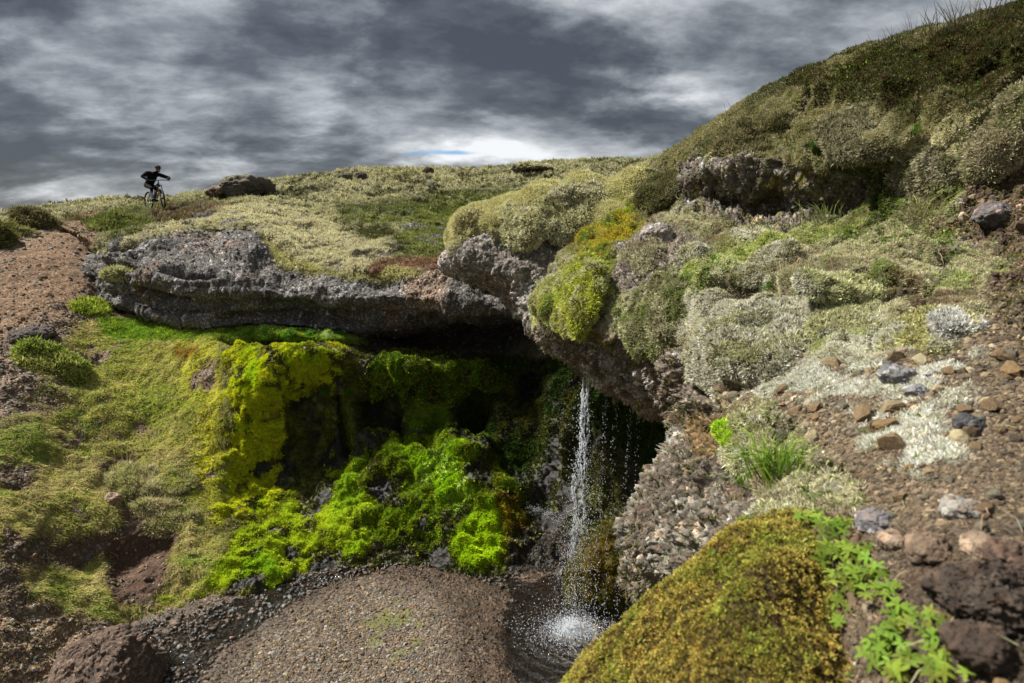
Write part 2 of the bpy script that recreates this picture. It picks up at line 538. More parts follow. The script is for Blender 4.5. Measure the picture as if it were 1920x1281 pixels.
def blades_mesh(name, pos, nrm, size, col, K=5, width=0.28, tilt=0.75, segs=1, droop=0.0, up=0.0, mat='moss', jit=0.55,
                sidevar=0.25, bright=0.42):
    """K thin blades per point"""
    N = len(pos)
    n = nrm * (1 - up) + np.array([[0, 0, 1.0]]) * up
    n /= np.linalg.norm(n, axis=1, keepdims=True) + 1e-9
    t, b = frames(n)
    n = np.repeat(n, K, 0); t = np.repeat(t, K, 0); b = np.repeat(b, K, 0)
    pos = np.repeat(pos, K, 0); size = np.repeat(size, K) * (1 + jit * (rng.random(N * K) * 2 - 1)); col = np.repeat(col, K, 0)
    M = N * K
    ang = rng.random(M) * 2 * np.pi; ti = tilt * np.sqrt(rng.random(M))
    h = t * np.cos(ang)[:, None] + b * np.sin(ang)[:, None]
    d = n * np.cos(ti)[:, None] + h * np.sin(ti)[:, None]
    a2 = rng.random(M) * 2 * np.pi
    side = np.cross(d, t * np.cos(a2)[:, None] + b * np.sin(a2)[:, None] + 1e-4); side /= np.linalg.norm(side, axis=1, keepdims=True) + 1e-9
    w = size * width * 0.5
    root = pos + h * (size * 0.25 * rng.random(M))[:, None] - n * (size * 0.15)[:, None]
    c = col * (1 + sidevar * (rng.random((M, 1)) * 2 - 1)) + 0
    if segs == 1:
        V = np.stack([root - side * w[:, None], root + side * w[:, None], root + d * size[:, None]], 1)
        C = np.stack([c * (1 - bright), c * (1 - bright), c * (1 + bright)], 1)  # older roots darker; tips lightened, sun put into the colour
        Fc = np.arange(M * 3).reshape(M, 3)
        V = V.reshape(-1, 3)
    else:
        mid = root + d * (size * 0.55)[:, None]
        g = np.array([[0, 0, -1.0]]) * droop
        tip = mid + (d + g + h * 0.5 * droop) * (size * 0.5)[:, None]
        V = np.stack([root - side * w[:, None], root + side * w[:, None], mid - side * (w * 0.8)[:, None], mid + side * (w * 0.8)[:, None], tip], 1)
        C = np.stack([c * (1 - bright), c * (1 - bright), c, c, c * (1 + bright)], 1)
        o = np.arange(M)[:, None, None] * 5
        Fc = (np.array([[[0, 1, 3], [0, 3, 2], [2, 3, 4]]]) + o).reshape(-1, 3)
        V = V.reshape(-1, 3)
    return raw_mesh(name, V, Fc, {'Col': np.clip(C.reshape(-1, 3), 0, 1)}, MAT[mat], smooth=False)


def ico(sub=1):
    import bmesh
    bm = bmesh.new(); bmesh.ops.create_icosphere(bm, subdivisions=sub, radius=1)
    V = np.array([v.co[:] for v in bm.verts]); Fc = np.array([[v.index for v in f.verts] for f in bm.faces]); bm.free()
    return V, Fc


def pebble_shapes(k, sub):
    V, Fc = ico(sub); out = []
    for i in range(k):
        r = 1 + 0.28 * fbm(V, 1.1, 3, 0.5, i * 13.7) + 0.10 * fbm(V, 3.1, 2, 0.5, i * 5.7)
        W = V * r[:, None]
        # a few chopped faces
        for _ in range(6):
            a = rng.normal(size=3); a /= np.linalg.norm(a)
            d = W @ a; lim = 0.62 + 0.2 * rng.random()
            W = W - np.clip(d - lim, 0, None)[:, None] * a[None, :] * 0.9
        out.append(W)
    return out, Fc


_PEB = {1: pebble_shapes(10, 1), 2: pebble_shapes(10, 2)}


def pebbles_mesh(name, sc, size, col, sub=1, flat=0.6, wet=None, sink=0.25, smooth=False):
    shapes, Fc = _PEB[sub]
    n = len(size); nv = len(shapes[0])
    S = np.stack(shapes)[rng.integers(0, len(shapes), n)]
    ax = np.stack([1 + 0.25 * rng.normal(size=n), 0.85 + 0.2 * rng.normal(size=n), flat + 0.15 * rng.normal(size=n)], 1).clip(0.35, 1.6)
    S = S * ax[:, None, :] * size[:, None, None] * 0.5
    t, b = frames(sc['n']); a = rng.random(n) * 2 * np.pi
    nn = sc['n'] + 0.35 * rng.normal(size=(n, 3)); nn /= np.linalg.norm(nn, axis=1, keepdims=True)
    t = np.cross(nn, b * np.cos(a)[:, None] + t * np.sin(a)[:, None]); t /= np.linalg.norm(t, axis=1, keepdims=True); b = np.cross(nn, t)
    V = S[:, :, 0:1] * t[:, None, :] + S[:, :, 1:2] * b[:, None, :] + S[:, :, 2:3] * nn[:, None, :]
    V = V + (sc['p'] + sc['n'] * (size * (0.5 * flat - sink))[:, None])[:, None, :]
    Fa = (Fc[None] + (np.arange(n) * nv)[:, None, None]).reshape(-1, 3)
    C = np.repeat(col, nv, 0)
    at = {'Col': np.clip(C, 0, 1), 'Wet': np.repeat(wet if wet is not None else np.zeros(n), nv)}
    return raw_mesh(name, V.reshape(-1, 3), Fa, at, MAT['stone'], smooth=smooth)


def obj(name, me, **kw):
    return link(bpy.data.objects.new(name, me), **kw)


GREY = np.array([[.17, .165, .16], [.12, .12, .125], [.24, .225, .20], [.30, .27, .23], [.16, .115, .08], [.22, .15, .095], [.09, .085, .085], [.36, .34, .30], [.26, .16, .09]])
BROWN = np.array([[.15, .105, .075], [.18, .13, .095], [.12, .08, .058], [.24, .19, .145], [.15, .14, .135], [.085, .085, .09], [.20, .135, .085], [.33, .29, .24], [.10, .07, .05], [.13, .095, .07]]) * np.array([[1.0, .95, .68]])


def pick(pal, n, var=0.25):
    c = pal[rng.integers(0, len(pal), n)]
    return c * (1 + var * (rng.random((n, 1)) * 2 - 1))


def tone(c, n, var=0.25, hue=0.12):
    c = np.broadcast_to(np.array(c, float), (n, 3))
    return c * (1 + var * (rng.random((n, 1)) * 2 - 1)) * (1 + hue * (rng.random((n, 3)) * 2 - 1))


PALE = (.30, .295, .165); PALEG = (.33, .335, .255); OLIVE = (.105, .11, .035); HEATH = (.06, .062, .022)
GREEN = (.10, .17, .025); LIME = (.26, .36, .012); YEL = (.36, .37, .012); GOLD = (.29, .22, .03); DRY = (.30, .25, .13)
SOIL = (.115, .066, .036); PATH = (.140, .088, .050); ROCK = (.15, .143, .135); DROCK = (.05, .047, .045); LICH = (.42, .42, .40)

# ================================================================== the land
# ---- heath plateau -------------------------------------------------
hx = [-500, -200, 0, 100, 200, 300, 400, 500, 600, 700, 800, 900, 1000, 1100, 1200, 1350]
h_top = [445, 421, 406, 397, 384, 380, 366, 352, 337, 330, 323, 325, 314, 305, 304, 300]
h_topY = [40, 40, 40, 40, 40, 40, 40, 40, 38, 40, 42, 44, 46, 48, 50, 50]
h_edge = [560, 505, 463, 424, 458, 446, 430, 440, 512, 505, 512, 530, 545, 560, 570, 580]
h_edgeY = [12, 13.6, 15.75, 17.7, 15.3, 15.3, 15.8, 15.4, 13.9, 13.3, 13.0, 12.6, 12.2, 12, 12, 12]
rows = []
rows.append([(x, t + 30, Y + 14) for x, t, Y in zip(hx, h_top, h_topY)])
rows.append([(x, t + 1.5, Y + 2) for x, t, Y in zip(hx, h_top, h_topY)])
for f, gy in ((0.10, 0.22), (0.24, 0.42), (0.42, 0.64), (0.62, 0.82), (0.82, 0.94)):
    rows.append([(x, t + (e - t) * f, Y + (eY - Y) * gy) for x, t, e, Y, eY in zip(hx, h_top, h_edge, h_topY, h_edgeY)])
rows.append([(x, e, eY) for x, e, eY in zip(hx, h_edge, h_edgeY)])
rows.append([(x, e + 16, eY + (1.4 if -50 < x < 150 else 0.15)) for x, e, eY in zip(hx, h_edge, h_edgeY)])
H = Sheet('heath', rows, step=1.7)
q = H.base
lump = 1 - np.abs(fbm(q * [1, 1, 2], 0.9, 3, 0.5, 2.0)) * 2.2
far = sst(H.Y, 13, 40)
H.path = H.zone([(60, 560), (-60, 640), (-500, 700), (-500, 560), (0, 478), (60, 448), (120, 420), (155, 404), (185, 404), (185, 425), (178, 470), (190, 560)], 8)
H.displace(0.10 * (1 - H.path) * ridged(q * [1, .6, 2], 2.3, 3, 0.55, 33) * (0.5 + far) + (0.12 + 0.22 * far) * lump * (1 - 0.85 * H.path) + (0.30 * far) * fbm(q, 0.28, 3, 0.5, 5)
           + 0.05 * fbm(q, 4.0, 3, 0.6, 1) * (1 + far))
H.col[:] = np.array(HEATH)
n1 = fbm(q * [1, 0.6, 2.5], 0.55, 5, 0.62, 8); n2 = fbm(q * [1, .8, 2], 2.2, 4, 0.6, 3)
pale = sst(n1 + 0.5 * n2 + 0.25 * lump, -0.14, 0.22)
pale_f = pale * (1 - 0.10 * far)
H.paint(pale_f, (.33, .315, .19), 0.35)
H.paint(sst(fbm(q, 0.9, 4, 0.6, 17), 0.22, 0.42) * 0.8, OLIVE, 0.4)
# green heath in the middle and right of the slope
gz = H.zone([(700, 400), (860, 372), (1000, 375), (880, 420), (860, 470), (840, 500), (800, 498), (735, 475), (760, 430), (640, 420)], 10)
H.paint(gz * 0.85, (.115, .135, .028), 0.5)
gz2 = H.zone([(620, 395), (900, 360), (980, 372), (860, 400), (640, 412)], 6)
H.paint(gz2 * 0.6, (.07, .085, .02), 0.4)
gz3 = H.zone([(178, 412), (300, 392), (400, 385), (330, 425), (250, 445), (185, 450)], 8)
H.paint(gz3 * 0.8, (.085, .10, .022), 0.5)
# pale moss carpet at the lip of the cliff
pm = H.zone([(190, 466), (300, 432), (400, 405), (470, 392), (560, 398), (640, 440), (700, 462), (742, 470), (735, 500), (640, 516), (560, 500), (500, 452), (470, 425), (380, 432), (300, 446)], 6)
H.paint(pm, (.37, .345, .22), 0.25)
H.paint(H.zone([(290, 398), (400, 388), (440, 396), (400, 410), (310, 430), (280, 420)], 6) * 0.7, (.10, .06, .035), 0.3)
H.paint(sst(fbm(q * [1, 1, 1.5], 1.6, 4, 0.6, 40), 0.33, 0.46) * 0.9, (.045, .04, .03), 0.3)
stn = sst(fbm(q, 1.1, 3, 0.5, 77), 0.36, 0.46) * sst(H.py, 385, 420)
H.paint(stn, (.16, .155, .15), 0.3); H.stony = np.maximum(H.stony, stn)
H.paint(H.zone([(700, 490), (830, 482), (845, 520), (690, 520)], 6), (.17, .10, .06), 0.5)
H.paint(H.path, PATH, 0.3)
H.stony = np.maximum(H.stony, 0.6 * H.path)
H.moss = np.clip(pale_f + pm, 0, 1) * (1 - H.path) * (1 - stn)
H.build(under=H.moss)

# ---- overhanging cliff of grey conglomerate -------------------------
cx = [140, 184, 215, 260, 320, 390, 470, 560, 640, 720, 800, 880, 950, 1020, 1100]
c_top = [505, 470, 462, 456, 444, 430, 424, 502, 510, 508, 515, 535, 545, 560, 575]
c_tY = [16.4, 15.4, 15.2, 15.2, 15.3, 15.6, 15.8, 14.0, 13.6, 13.2, 12.9, 12.6, 12.4, 12.2, 12.2]
c_brow = [515, 492, 486, 480, 476, 470, 480, 522, 532, 535, 542, 555, 562, 572, 585]
c_bY = [16.0, 14.9, 14.6, 14.4, 14.3, 14.2, 13.9, 13.4, 13.1, 12.8, 12.5, 12.3, 12.2, 12, 12]
c_mid = [530, 514, 516, 518, 524, 530, 538, 550, 556, 561, 568, 578, 582, 590, 600]
c_mY = [15.9, 14.6, 14.3, 13.7, 13.4, 13.2, 13.05, 12.9, 12.7, 12.5, 12.3, 12.1, 12.1, 12, 12]
c_low = [545, 545, 552, 565, 580, 586, 592, 598, 604, 608, 606, 600, 598, 600, 605]
c_lY = [16.2, 14.7, 14.4, 13.95, 13.65, 13.45, 13.3, 13.15, 13.05, 13.0, 13.0, 13.1, 13.2, 13.2, 13.2]
c_bot = [560, 562, 575, 590, 604, 610, 612, 616, 622, 624, 618, 606, 596, 596, 600]
c_uY = [16.8, 14.9, 14.4, 13.9, 13.6, 13.4, 13.4, 13.3, 13.3, 13.5, 13.8, 14.2, 14.4, 14.4, 14.4]
z = lambda a, b, dy=0, dY=0: [(x, y + dy, Y + dY) for x, y, Y in zip(cx, a, b)]
CL = Sheet('cliff', [z(c_top, c_tY, 6, 2.6), z(c_top, c_tY, 0, 0.25), z(c_brow, c_bY), z(c_mid, c_mY), z(c_low, c_lY), z(c_bot, c_uY),
                     z(c_bot, c_uY, 4, 1.6), z(c_bot, c_uY, 22, 4.5)], step=1.6)
q = CL.base
st = vnoise(q * [0.25, 0.25, 5.5] + fbm(q, 0.8, 3, 0.5, 6)[:, None] * [0, 0, 1.6], 1.0)
st2 = vnoise(q * [0.5, 0.5, 13] + fbm(q, 0.8, 3, 0.5, 6)[:, None] * [0, 0, 2.2], 1.0, 4)
f1, f2, idv = worley(q, 9.0)
pb = sst(f2 - f1, 0.0, 0.35) * (0.5 + 0.5 * (idv > 0))
facew = sst(CL.py, c_top[0] * 0 + 440, 480)
d = 0.30 * fbm(q, 0.9, 3, 0.5, 1) + 0.075 * st * facew + 0.03 * st2 * facew + 0.018 * pb * (0.4 + 0.6 * (idv > 0.2)) + 0.032 * ridged(q, 7, 4, 0.6, 70) + 0.07 * fbm(q, 5, 3, 0.6, 2)
# dark bedding slots towards the left end
def slot(S, x0, y0, x1, y1, wd, dep):
    t = np.clip(((S.px - x0) * (x1 - x0) + (S.py - y0) * (y1 - y0)) / ((x1 - x0) ** 2 + (y1 - y0) ** 2), 0, 1)
    dd = np.hypot(S.px - (x0 + t * (x1 - x0)), S.py - (y0 + t * (y1 - y0)) + 8 * fbm(S.base, 1.5, 3, 0.5, 60))
    return -dep * np.exp(-(dd / wd) ** 2) * sst(np.minimum(t, 1 - t), -0.02, 0.1)
d += slot(CL, 195, 498, 262, 506, 6, 0.55) + slot(CL, 255, 545, 360, 560, 7, 0.40) + slot(CL, 300, 512, 420, 520, 5, 0.25)
d += slot(CL, 560, 590, 900, 596, 7, 0.22) + slot(CL, 430, 585, 700, 612, 5, 0.2)
CL.displace(d)
CL.col[:] = np.array(ROCK) * 0.68
v = fbm(q, 2.0, 5, 0.6, 12)
CL.paint(sst(v, 0.05, 0.4), (.050, .048, .048), 0.3)
CL.paint(sst(fbm(q, 3.5, 5, 0.7, 22), 0.16, 0.42) * 0.7, (.22, .218, .215), 0.3)
CL.paint(sst(fbm(q, 1.3, 3, 0.6, 32), 0.25, 0.5) * 0.6, (.15, .10, .075), 0.3)
CL.paint((idv > 0.72) * sst(f1, 0.42, 0.25), (.34, .33, .31), 0.3)
CL.paint(CL.zone([(760, 500), (840, 505), (850, 560), (800, 590), (760, 560)], 12) * 0.6, (.20, .13, .085), 0.4)
CL.paint(sst(-st + 0.5 * fbm(q, 4, 3), 0.35, 0.8) * facew * 0.6, (.05, .048, .046), 0.2)
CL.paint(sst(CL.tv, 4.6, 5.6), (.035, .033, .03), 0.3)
CL.stony[:] = 0.9
top_m = CL.zone([(180, 478), (300, 452), (400, 430), (300, 438), (180, 462)], 5)
CL.paint(top_m, PALE, 0.3); CL.stony *= 1 - top_m
mz = CL.zone([(484, 440), (520, 500), (590, 520), (700, 525), (800, 520), (760, 490), (560, 480), (500, 430)], 6)
CL.paint(mz, (.24, .23, .10), 0.4); CL.stony *= 1 - mz
CL.moss = np.clip(mz + top_m, 0, 1)
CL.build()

# ---- left slope and the mossy wall under the cliff -------------------
def colm(px, py, Y):
    return [(px, a, b) for a, b in zip(py, Y)]
LWc = [
    colm(-420, [520, 560, 600, 650, 700, 770, 850, 950, 1080, 1250, 1500], [14, 13, 12, 11, 10.2, 9.4, 8.5, 7.6, 6.7, 5.8, 5.0]),
    colm(-200, [470, 520, 570, 630, 690, 770, 850, 950, 1080, 1230, 1450], [15.4, 14, 12.9, 11.8, 10.8, 9.9, 9.0, 8.1, 7.1, 6.2, 5.4]),
    colm(-50, [448, 500, 560, 620, 690, 760, 840, 930, 1040, 1180, 1400], [16, 14.5, 13.1, 12.1, 11.1, 10.3, 9.4, 8.5, 7.6, 6.7, 5.8]),
    colm(60, [430, 490, 560, 620, 690, 770, 850, 940, 1050, 1190, 1400], [17, 15, 13.4, 12.4, 11.4, 10.5, 9.7, 8.9, 8, 7.1, 5.9]),
    colm(150, [415, 480, 550, 610, 680, 760, 850, 940, 1050, 1190, 1400], [18.5, 16, 14.2, 13.2, 12.2, 11.2, 10.3, 9.4, 8.5, 7.45, 6.1]),
    colm(195, [480, 530, 578, 625, 685, 765, 850, 940, 1050, 1180, 1350], [17, 15.6, 14.2, 13.2, 12.4, 11.4, 10.5, 9.6, 8.7, 7.7, 6.6]),
    colm(250, [545, 580, 602, 638, 690, 770, 850, 940, 1050, 1165, 1300], [16, 15, 14.0, 13.3, 12.5, 11.6, 10.7, 9.8, 8.9, 8.1, 7.2]),
    colm(330, [560, 592, 608, 640, 690, 770, 850, 930, 1020, 1128, 1200], [15.8, 14.6, 13.8, 13.1, 12.5, 11.7, 10.9, 10.1, 9.3, 8.55, 8.1]),
    colm(410, [575, 600, 612, 638, 675, 755, 840, 920, 1010, 1110, 1170], [15.6, 14.4, 13.6, 12.9, 12.3, 11.75, 11.2, 10.5, 9.6, 8.75, 8.4]),
    colm(455, [585, 605, 616, 640, 665, 745, 840, 930, 1005, 1100, 1155], [15.5, 14.3, 13.4, 12.8, 12.05, 11.7, 11.35, 10.8, 9.8, 8.9, 8.6]),
    colm(500, [590, 608, 622, 643, 658, 738, 830, 920, 1000, 1092, 1140], [15.5, 14.3, 12.9, 13.0, 11.85, 11.6, 11.45, 11.1, 10.0, 9.0, 8.8]),
    colm(525, [590, 608, 624, 644, 657, 735, 828, 915, 990, 1085, 1135], [15.5, 14.3, 12.8, 13.1, 11.8, 11.7, 11.6, 11.15, 10.1, 9.15, 8.9]),
    colm(575, [592, 610, 630, 646, 658, 722, 820, 900, 975, 1068, 1120], [15.5, 14.3, 12.7, 13.0, 11.8, 11.95, 11.85, 11.3, 10.3, 9.4, 9.1]),
    colm(640, [592, 612, 636, 650, 662, 720, 810, 880, 955, 1055, 1110], [15.5, 14.3, 12.6, 13.0, 11.9, 12.1, 11.9, 11.3, 10.5, 9.6, 9.3]),
    colm(700, [600, 622, 645, 665, 688, 742, 800, 855, 940, 1048, 1100], [15.5, 14.6, 13.8, 13.6, 12.0, 12.5, 12.1, 11.3, 10.6, 9.7, 9.4]),
    colm(780, [600, 625, 650, 662, 682, 742, 790, 848, 930, 1045, 1095], [15.5, 15.2, 14.8, 14.0, 11.9, 12.4, 12.2, 11.3, 10.6, 9.75, 9.5]),
    colm(860, [600, 625, 650, 666, 690, 750, 800, 850, 935, 1050, 1100], [15.5, 15.2, 14.8, 14.0, 12.2, 12.5, 12.1, 11.2, 10.3, 9.5, 9.2]),
    colm(940, [600, 625, 650, 668, 700, 750, 800, 860, 940, 1052, 1110], [15.2, 14.8, 14.2, 13.6, 12.6, 12.3, 11.8, 11.2, 10.3, 9.5, 9.2]),
    colm(1020, [600, 625, 645, 670, 700, 750, 800, 870, 960, 1085, 1120], [14, 13.4, 12.8, 12.4, 12.0, 11.7, 11.4, 11.0, 10.5, 9.35, 9]),
    colm(1100, [600, 625, 645, 670, 700, 750, 800, 870, 960, 1105, 1140], [12.6, 12.2, 11.8, 11.5, 11.2, 10.9, 10.6, 10.3, 9.8, 8.95, 8.6]),
    colm(1180, [600, 625, 645, 670, 700, 750, 800, 870, 970, 1130, 1170], [11.3, 11, 10.7, 10.4, 10.2, 9.9, 9.7, 9.4, 9.1, 8.5, 8.1]),
    colm(1260, [600, 625, 645, 670, 700, 750, 800, 870, 990, 1160, 1210], [10, 9.6, 9.3, 9, 8.8, 8.6, 8.4, 8.2, 8.1, 7.9, 7.7]),
    colm(1350, [600, 625, 645, 670, 700, 750, 800, 880, 1000, 1190, 1250], [8.6, 8.2, 8.0, 7.8, 7.6, 7.4, 7.3, 7.2, 7.1, 7.0, 6.8]),
]
LW = Sheet('slope', [list(r) for r in zip(*LWc)], step=1.6)
q = LW.base
wall = sst(LW.px, 395, 470) * sst(LW.tv, 2.5, 3.6)
lwall = wall
yelz = LW.zone([(412, 655), (520, 648), (640, 660), (645, 700), (615, 728), (540, 735), (515, 760), (512, 830), (530, 900), (520, 945), (470, 985), (380, 975), (420, 930), (415, 870), (425, 800), (405, 760), (430, 720)], 12, wob=30)
apron = LW.zone([(400, 1075), (430, 1010), (520, 960), (590, 915), (620, 850), (680, 860), (700, 940), (690, 1010), (690, 1040), (620, 1065), (540, 1085), (480, 1130), (430, 1145), (330, 1170), (285, 1180), (290, 1130), (380, 1105)], 12, wob=24)
mid = LW.zone([(640, 850), (700, 815), (790, 800), (890, 820), (960, 910), (985, 1000), (950, 1055), (860, 1050), (830, 1010), (780, 1020), (700, 1010), (650, 950)], 16, wob=26)
bulge = LW.zone([(680, 690), (760, 668), (860, 680), (940, 690), (930, 730), (860, 740), (840, 790), (760, 780), (750, 740), (690, 735)], 10, wob=20)
lobe = LW.zone([(850, 1010), (900, 960), (930, 950), (950, 1000), (940, 1052), (900, 1060), (860, 1050)], 14, wob=14)
wq = q + np.stack([0.10 * fbm(q, 4, 3, 0.6, 90), 0.10 * fbm(q, 4, 3, 0.6, 91), 0.10 * fbm(q, 4, 3, 0.6, 92)], 1)
f1, f2, idv = worley(wq, 7.5); g1, g2, idg = worley(wq * [1, 1, 0.8], 2.8, 5)
cush = (0.62 - f1 * f1 * 1.2)
d = 0.16 * fbm(q, 1.2, 4, 0.5, 3) * (0.4 + 0.6 * wall) + 0.05 * fbm(q, 5, 3, 0.55, 7)
tuss = ridged(q, 1.1, 3, 0.5, 9) * (1 - wall) * sst(LW.py, 560, 660)
d += 0.10 * tuss
d += (0.06 * cush + 0.13 * (0.6 - g1) + 0.05 * fbm(q, 9, 3, 0.6, 93)) * np.clip(yelz + 0.8 * apron, 0, 1) * sst(fbm(q, 2.2, 3, 0.5, 80), -0.35, 0.1)
d += (0.03 * cush + 0.20 * (0.6 - g1) + 0.10 * fbm(q, 5, 4, 0.6, 94)) * np.clip(mid + bulge, 0, 1)
d += 0.09 * ridged(q, 3.0, 5, 0.6, 95) * wall
# vertical fluting of the wet rock
fl = vnoise(q * [2.2, 2.2, 0.35], 1.0, 3); d += 0.28 * fl * wall * sst(LW.py, 660, 720) * sst(LW.py, 980, 860)
d += slot(LW, 572, 740, 590, 890, 26, 0.15) + slot(LW, 700, 745, 706, 800, 18, 0.6) + slot(LW, 830, 760, 800, 850, 14, 0.35) + slot(LW, 905, 720, 880, 830, 22, 0.7)
d += slot(LW, 640, 740, 655, 860, 12, 0.4) + slot(LW, 745, 760, 752, 830, 8, 0.3)
d += slot(LW, 405, 640, 640, 648, 5, 0.35)
d += slot(LW, 60, 985, 190, 1080, 30, 0.14) + slot(LW, 190, 880, 300, 960, 26, 0.12) + slot(LW, 200, 1060, 330, 1010, 28, 0.18)
LW.displace(d)
LW.col[:] = np.array((.17, .125, .095))
LW.stony[:] = 0.8
n = fbm(q, 1.2, 5, 0.62, 2); nf = fbm(q, 5, 4, 0.6, 5)
# grass of the slope
gr = LW.zone([(60, 690), (130, 640), (165, 590), (250, 595), (450, 610), (640, 610), (660, 640), (520, 650), (440, 660), (440, 990), (430, 1100), (330, 1170), (200, 1180), (60, 1110), (-60, 1110), (-420, 1200), (-420, 830), (0, 800), (130, 740)], 22, wob=40)
bare = np.clip(LW.zone([(185, 860), (260, 850), (300, 930), (330, 940), (300, 975), (330, 1000), (290, 1130), (200, 1120), (190, 1040), (60, 1090), (20, 1060), (10, 1000), (150, 1010), (230, 990), (200, 930)], 12, wob=34)
               + LW.zone([(0, 870), (70, 880), (60, 925), (0, 920)], 10, wob=20) + LW.zone([(0, 1000), (60, 1020), (40, 1130), (0, 1130)], 10, wob=20), 0, 1)
gr = gr * (1 - bare) * sst(n + 0.4 * nf, -0.42, -0.15)
LW.paint(gr, (.27, .265, .075), 0.45, 2.5)
LW.paint(gr * sst(nf + n, -0.05, 0.3) * 0.8, (.31, .265, .13), 0.4)
LW.paint(gr * sst(fbm(q, 0.9, 4, 0.6, 50), 0.05, 0.35) * 0.8, (.15, .21, .03), 0.4)
yg = LW.zone([(330, 640), (420, 650), (430, 760), (420, 900), (395, 960), (350, 900), (370, 800), (350, 720)], 26, wob=30)
LW.paint(yg * gr * 0.95, (.40, .39, .025), 0.35, 3)
LW.paint(LW.zone([(140, 640), (330, 610), (430, 640), (420, 720), (380, 840), (280, 820), (180, 760)], 40, wob=40) * gr * 0.55, (.26, .28, .045), 0.3)
LW.paint(bare, (.095, .063, .044), 0.35, 3); LW.stony = np.where(bare > 0.5, 0.35, LW.stony)
LW.paint(LW.zone([(195, 1010), (330, 1000), (290, 1110), (200, 1110)], 18), (.070, .040, .026), 0.2)
pth = LW.zone([(-420, 540), (-60, 520), (60, 430), (150, 390), (185, 400), (180, 480), (165, 560), (60, 620), (-60, 650), (-420, 760)], 26, wob=40)
LW.paint(pth, PATH, 0.35, 2)
LW.paint(sst(LW.px, 230, 60) * sst(LW.py, 1120, 1200), (.27, .195, .115), 0.3, 2)
# wall: wet dark rock, olive film, bright cushions
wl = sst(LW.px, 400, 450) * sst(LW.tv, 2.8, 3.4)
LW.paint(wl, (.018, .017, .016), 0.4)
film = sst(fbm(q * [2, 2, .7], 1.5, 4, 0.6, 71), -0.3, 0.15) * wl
LW.paint(film * (0.85 - 0.45 * sst(LW.px, 640, 700)), (.085, .09, .014), 0.5)  # film dimmed towards the right, cave shade put into the colour
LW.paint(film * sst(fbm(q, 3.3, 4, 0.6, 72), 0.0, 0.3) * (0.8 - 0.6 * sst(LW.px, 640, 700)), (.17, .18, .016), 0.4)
greenz = LW.zone([(930, 640), (1100, 640), (1270, 700), (1270, 900), (1060, 760), (1000, 870), (930, 900), (860, 780), (900, 700)], 30, wob=40)
LW.paint(greenz * sst(fbm(q, 1.6, 4, 0.6, 73), -0.2, 0.25) * 0.9, (.028, .060, .009), 0.5)  # green kept very dark too, cave shade put into the colour
LW.paint(bulge * sst(nf, -0.4, 0.2) * 0.95, (.065, .12, .013), 0.5)
mm = mid * sst(fbm(q, 2.4, 5, 0.66, 74), -0.14, 0.08)
LW.paint(mm, (.11, .165, .012), 0.55)
LW.paint(mm * sst(fbm(q, 2.4, 3, 0.6, 75), 0.0, 0.35) * 0.8, (.075, .060, .010), 0.5)
LW.paint(LW.zone([(755, 760), (800, 745), (840, 760), (850, 800), (800, 810), (760, 800)], 10, wob=14) * 0.9, (.12, .19, .02), 0.4)
LW.paint(LW.zone([(640, 730), (672, 740), (672, 830), (650, 860), (640, 800)], 8, wob=12) * 0.8, (.11, .13, .015), 0.4)
LW.paint(lobe * 0.95, (.27, .40, .012), 0.25)
lobe2 = LW.zone([(915, 930), (965, 930), (985, 990), (960, 1050), (945, 1045), (950, 990)], 8, wob=8)
LW.paint(lobe2 * 0.9, (.15, .10, .012), 0.3)
LW.paint(LW.zone([(760, 850), (860, 845), (880, 930), (850, 960), (790, 900)], 14, wob=20) * 0.8, (.22, .36, .012), 0.3)
ym = yelz * sst(fbm(q, 3.0, 4, 0.65, 76) + 0.45 * cush, -0.05, 0.10)
LW.paint(ym, (.35, .37, .020), 0.45, 4)
LW.paint(ym * sst(fbm(q, 1.4, 3, 0.5, 78), 0.1, 0.4) * 0.6, (.20, .34, .012), 0.3)
LW.paint(ym * sst(fbm(q, 3.0, 3, 0.5, 79), 0.2, 0.45) * 0.5, (.40, .29, .012), 0.3)
am = apron * sst(fbm(q, 2.0, 4, 0.6, 82) + 0.35 * cush, -0.02, 0.14)
LW.paint(am, (.27, .34, .022), 0.45, 4)
LW.paint(am * sst(fbm(q, 1.1, 3, 0.5, 83), 0.08, 0.35) * 0.7, (.15, .27, .015), 0.3)
sh = LW.zone([(170, 590), (250, 598), (420, 610), (640, 615), (720, 628), (700, 640), (560, 646), (420, 640), (300, 640), (200, 640)], 5, wob=5)
LW.paint(sh * 0.85, (.12, .19, .02), 0.4)
LW.paint(LW.zone([(320, 655), (370, 650), (380, 668), (330, 675)], 5), (.19, .12, .015), 0.2)
scree_w = wl * sst(LW.py, 980, 1010) * sst(LW.px, 940, 960) * sst(LW.px, 1110, 1080)
LW.paint(scree_w, (.045, .038, .033), 0.4)
LW.stony = np.where(wl > 0.5, 0.1, LW.stony); LW.stony = np.maximum(LW.stony, scree_w)
LW.stony *= 1 - 0.9 * gr
allm = np.clip(ym + am + mm + bulge + lobe + lobe2 + greenz * 0.8 + sh, 0, 1)
LW.stony *= 1 - allm
LW.wet = wl * (1 - allm) * 0.5
LW.gr, LW.ym, LW.am, LW.mm, LW.allm, LW.wl, LW.bare, LW.pth = gr, ym, am, mm, allm, wl, bare, pth
LW.bulge, LW.greenz, LW.sh, LW.lobe, LW.film = bulge, greenz, sh, lobe, film
LW.build(under=np.clip(LW.ym + LW.am + LW.mm + LW.bulge + 0.5 * LW.gr, 0, 1))

